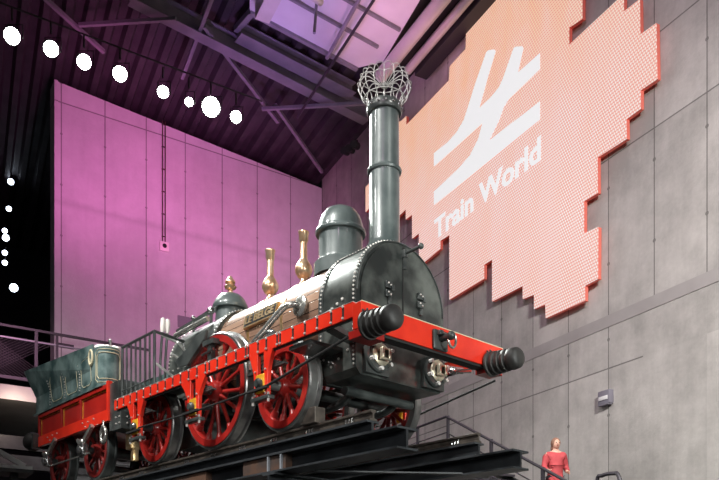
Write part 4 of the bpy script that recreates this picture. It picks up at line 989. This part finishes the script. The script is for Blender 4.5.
# x forward, y left
V = [(0, 0, .90), (.01, 0, 1.05), (.02, 0, 1.25), (.03, 0, 1.38), (.04, 0, 1.46), (.05, 0, 1.53), (.06, 0, 1.62),
     (.02, .17, 1.37), (-.02, .23, 1.12), (.16, .22, .98), (.02, -.17, 1.37), (.0, -.23, 1.12), (.18, -.22, 1.0),
     (0, .09, .86), (.04, .10, .48), (-.04, .10, .07), (.06, .10, .03), (0, -.09, .86), (.13, -.10, .45), (.18, -.10, -.08), (.29, -.10, -.13)]
Ed = [(0, 1), (1, 2), (2, 3), (3, 4), (4, 5), (5, 6), (3, 7), (7, 8), (8, 9), (3, 10), (10, 11), (11, 12), (0, 13), (13, 14), (14, 15), (15, 16), (0, 17), (17, 18), (18, 19), (19, 20)]
R = [(.13, .11), (.12, .10), (.15, .12), (.13, .10), .055, .065, (.075, .09), .07, .048, .035, .07, .048, .035, .085, .058, .045, .035, .085, .058, .045, .035]
body = skin_mesh('body', V, Ed, R, M['skin'], PE)
V2 = [(0, 0, .84), (.0, 0, .98), (.01, 0, 1.10), (.02, 0, 1.25), (.03, 0, 1.39), (.03, 0, 1.45), (.02, .18, 1.37), (-.02, .245, 1.12), (.14, .235, .99), (.02, -.18, 1.37), (.0, -.245, 1.12), (.16, -.235, 1.01)]
E2 = [(0, 1), (1, 2), (2, 3), (3, 4), (4, 5), (4, 6), (6, 7), (7, 8), (4, 9), (9, 10), (10, 11)]
R2 = [(.16, .20), (.155, .18), (.15, .17), (.17, .16), (.15, .13), .085, .09, .068, .055, .09, .068, .055]
skin_mesh('jacket', V2, E2, R2, M['jacket'], PE, 1)
V3 = [(0, 0, .92), (0, .09, .84), (.04, .10, .48), (-.04, .10, .10), (0, -.09, .84), (.13, -.10, .45), (.18, -.10, -.05)]
skin_mesh('trousers', V3, [(0, 1), (1, 2), (2, 3), (0, 4), (4, 5), (5, 6)], [(.14, .12), .10, .075, .065, .10, .075, .065], M['trouser'], PE)
mb = new(M['skin']); mb.ball(Vector((.075, 0, 1.60))*k, .098*k, 16, (1.0, .80, 1.18)); mb.lathe([(.012*k, 0), (.018*k, .03*k), (.005*k, .045*k)], Vector((.165, 0, 1.61))*k, (.5, 0, -1), 8)
for y in (.082, -.082): mb.ball(Vector((.06, y, 1.60))*k, .024*k, 8, (.8, .5, 1.3))
mb.build('face', None, PE, 80)
mb = new(M['dark'])
for y in (.032, -.032): mb.ball(Vector((.166, y, 1.615))*k, .010*k, 8)
mb.build('eyes', None, PE, 80)
mb = new(M['jacket']); mb.ball(Vector((.166, 0, 1.55))*k, .018*k, 8, (.4, 1.3, .35)); mb.build('mouth', None, PE, 80)
mb = new(M['hair']); mb.ball(Vector((.035, 0, 1.625))*k, .112*k, 18, (1.05, .92, 1.08)); mb.ball(Vector((-.03, 0, 1.53))*k, .085*k, 14, (.8, 1.05, 1.35)); mb.build('hair', None, PE, 80)
for sy in (1, -1):
    hx, hy_, hz_ = ((.17, .22, .975) if sy > 0 else (.19, -.22, .995))
    mb = new(M['skin']); mb.ball(Vector((hx+.03, hy_, hz_))*k, .040*k, 10, (1.1, .55, .9))
    for f in range(4):
        y0 = hy_+(f-1.5)*.006; z0_ = hz_+(f-1.5)*-.018; ln = (.07, .078, .074, .058)[f]
        mb.tube([Vector((hx+.06, y0, z0_))*k, Vector((hx+.06+ln*.5, y0, z0_-.008))*k, Vector((hx+.06+ln*.8, y0-.012*sy, z0_-.03))*k], [.009*k, .008*k, .006*k], 6)
    mb.tube([Vector((hx+.02, hy_-sy*.02, hz_+.02))*k, Vector((hx+.05, hy_-sy*.04, hz_+.03))*k, Vector((hx+.075, hy_-sy*.045, hz_+.02))*k], [.011*k, .010*k, .007*k], 6)
    mb.build('hand', None, PE, 80)
for (x, y, z) in ((.02, .10, .035), (.23, -.10, -.13)):
    mb = new(M['dark']); mb.ball(Vector((x, y, z))*k, .06*k, 12, (2.1, .75, .65)); mb.build('shoe', None, PE, 80)

# ================================================================== LIGHT
w = bpy.data.worlds.new('world'); SC.world = w; w.use_nodes = True
w.node_tree.nodes['Background'].inputs[0].default_value = (.5, .48, .55, 1); w.node_tree.nodes['Background'].inputs[1].default_value = .10
def spot(name, loc, to, e, col, ang=50, blend=.6, size=.3):
    l = bpy.data.lights.new(name, 'SPOT'); l.energy = e; l.color = col; l.spot_size = math.radians(ang); l.spot_blend = blend; l.shadow_soft_size = size
    o = bpy.data.objects.new(name, l); COL.objects.link(o); o.location = loc; o.rotation_euler = (Vector(to)-Vector(loc)).to_track_quat('-Z', 'Y').to_euler(); return o
def area(name, loc, to, e, col, sx, sy):
    l = bpy.data.lights.new(name, 'AREA'); l.energy = e; l.color = col; l.shape = 'RECTANGLE'; l.size = sx; l.size_y = sy
    o = bpy.data.objects.new(name, l); COL.objects.link(o); o.location = loc; o.rotation_euler = (Vector(to)-Vector(loc)).to_track_quat('-Z', 'Y').to_euler(); return o
# row of stage lamps also lights the train from behind-left
for i in (1, 3, 6):
    p = on_back(LP[i][0], LP[i][1], DLK-.4); spot('stage_spot', p, tpt(0, 3, 1), 4500, (.95, 1, .95), 40, .5, .3)
# lamps in the hall above and behind the viewer
spot('hall_spot', (-6, 3, 14), tpt(-.5, 3, 1.2), 8500, (1, .97, .93), 36, .5, .5)
spot('hall_spot', (-5, -4, 7), tpt(0, 2, 1.4), 1300, (1, .98, .95), 40, .6, .5)
spot('hall_spot', (4, -3, 6), tpt(0, .3, 1.3), 1500, (.97, 1, .97), 30, .6, .4)
spot('hall_spot', (-11, 6, 14), tpt(0, 4.5, 1.5), 3800, (1, .98, .95), 40, .6, .5)
f0 = TO-9*Vector((-TS, TC, 0)); spot('front_fill', (f0.x, f0.y, 3.6), tpt(0, .4, 1.1), 2600, (.96, 1, .95), 28, .6, .5)  # unseen spot added to brighten the smokebox front alone
# white wash on the lower right wall
spot('wall_wash', (4.2, 3.5, 9), on_right(580, 400), 5600, (1, .99, .93), 85, 1, .5)
spot('wall_wash', (-2, -2, 12), on_right(660, 60), 3400, (1, .66, .90), 62, 1, .8)  # pinkish fill added to tint the upper wall
# magenta floods on the back wall
for (x, y, e) in ((90, 140, 1200), (150, 260, 850), (225, 200, 700), (285, 280, 520), (345, 230, 260)):
    c = on_back(x, y); spot('pink_flood', c+Vector((KY*7-1, -KX*7, -3)), c, e, (1, .215, .68), 78, 1, .5)
# violet up-lights on the roof and the ceiling panel
q = on_roof(330, 10, .5); spot('violet_flood', q+Vector((-1.4, -.6, -2.6)), q+Vector((-.2, 0, 0)), 190, (.62, .36, 1), 95, .7, .3)
q = on_roof(400, 30, .5); spot('violet_flood', q+Vector((-.5, -1.5, -3)), q, 260, (1, .45, .60), 70, .7, .3)
q = on_roof(250, 70, 0); spot('violet_flood', q+Vector((0, -3, -6)), q, 700, (.62, .30, .95), 60, 1, .4)

p = on_back(25, 375, DG); spot('gallery_fill', p+Vector((1.5, -3, 1.5)), p, 520, (1, .50, .75), 70, 1, .3)  # unseen pink light added so the gallery mesh and slab show up
p = on_back(20, 440, DK-.2); spot('under_gallery_fill', p+Vector((.8, -2.2, .7)), p, 90, (1, .80, .62), 110, 1, .3)  # unseen warm light added to lift the wall below the gallery
vs = SC.view_settings; vs.view_transform = 'Standard'; vs.look = 'None'; vs.gamma = 1; vs.use_curve_mapping = False; vs.exposure = 0
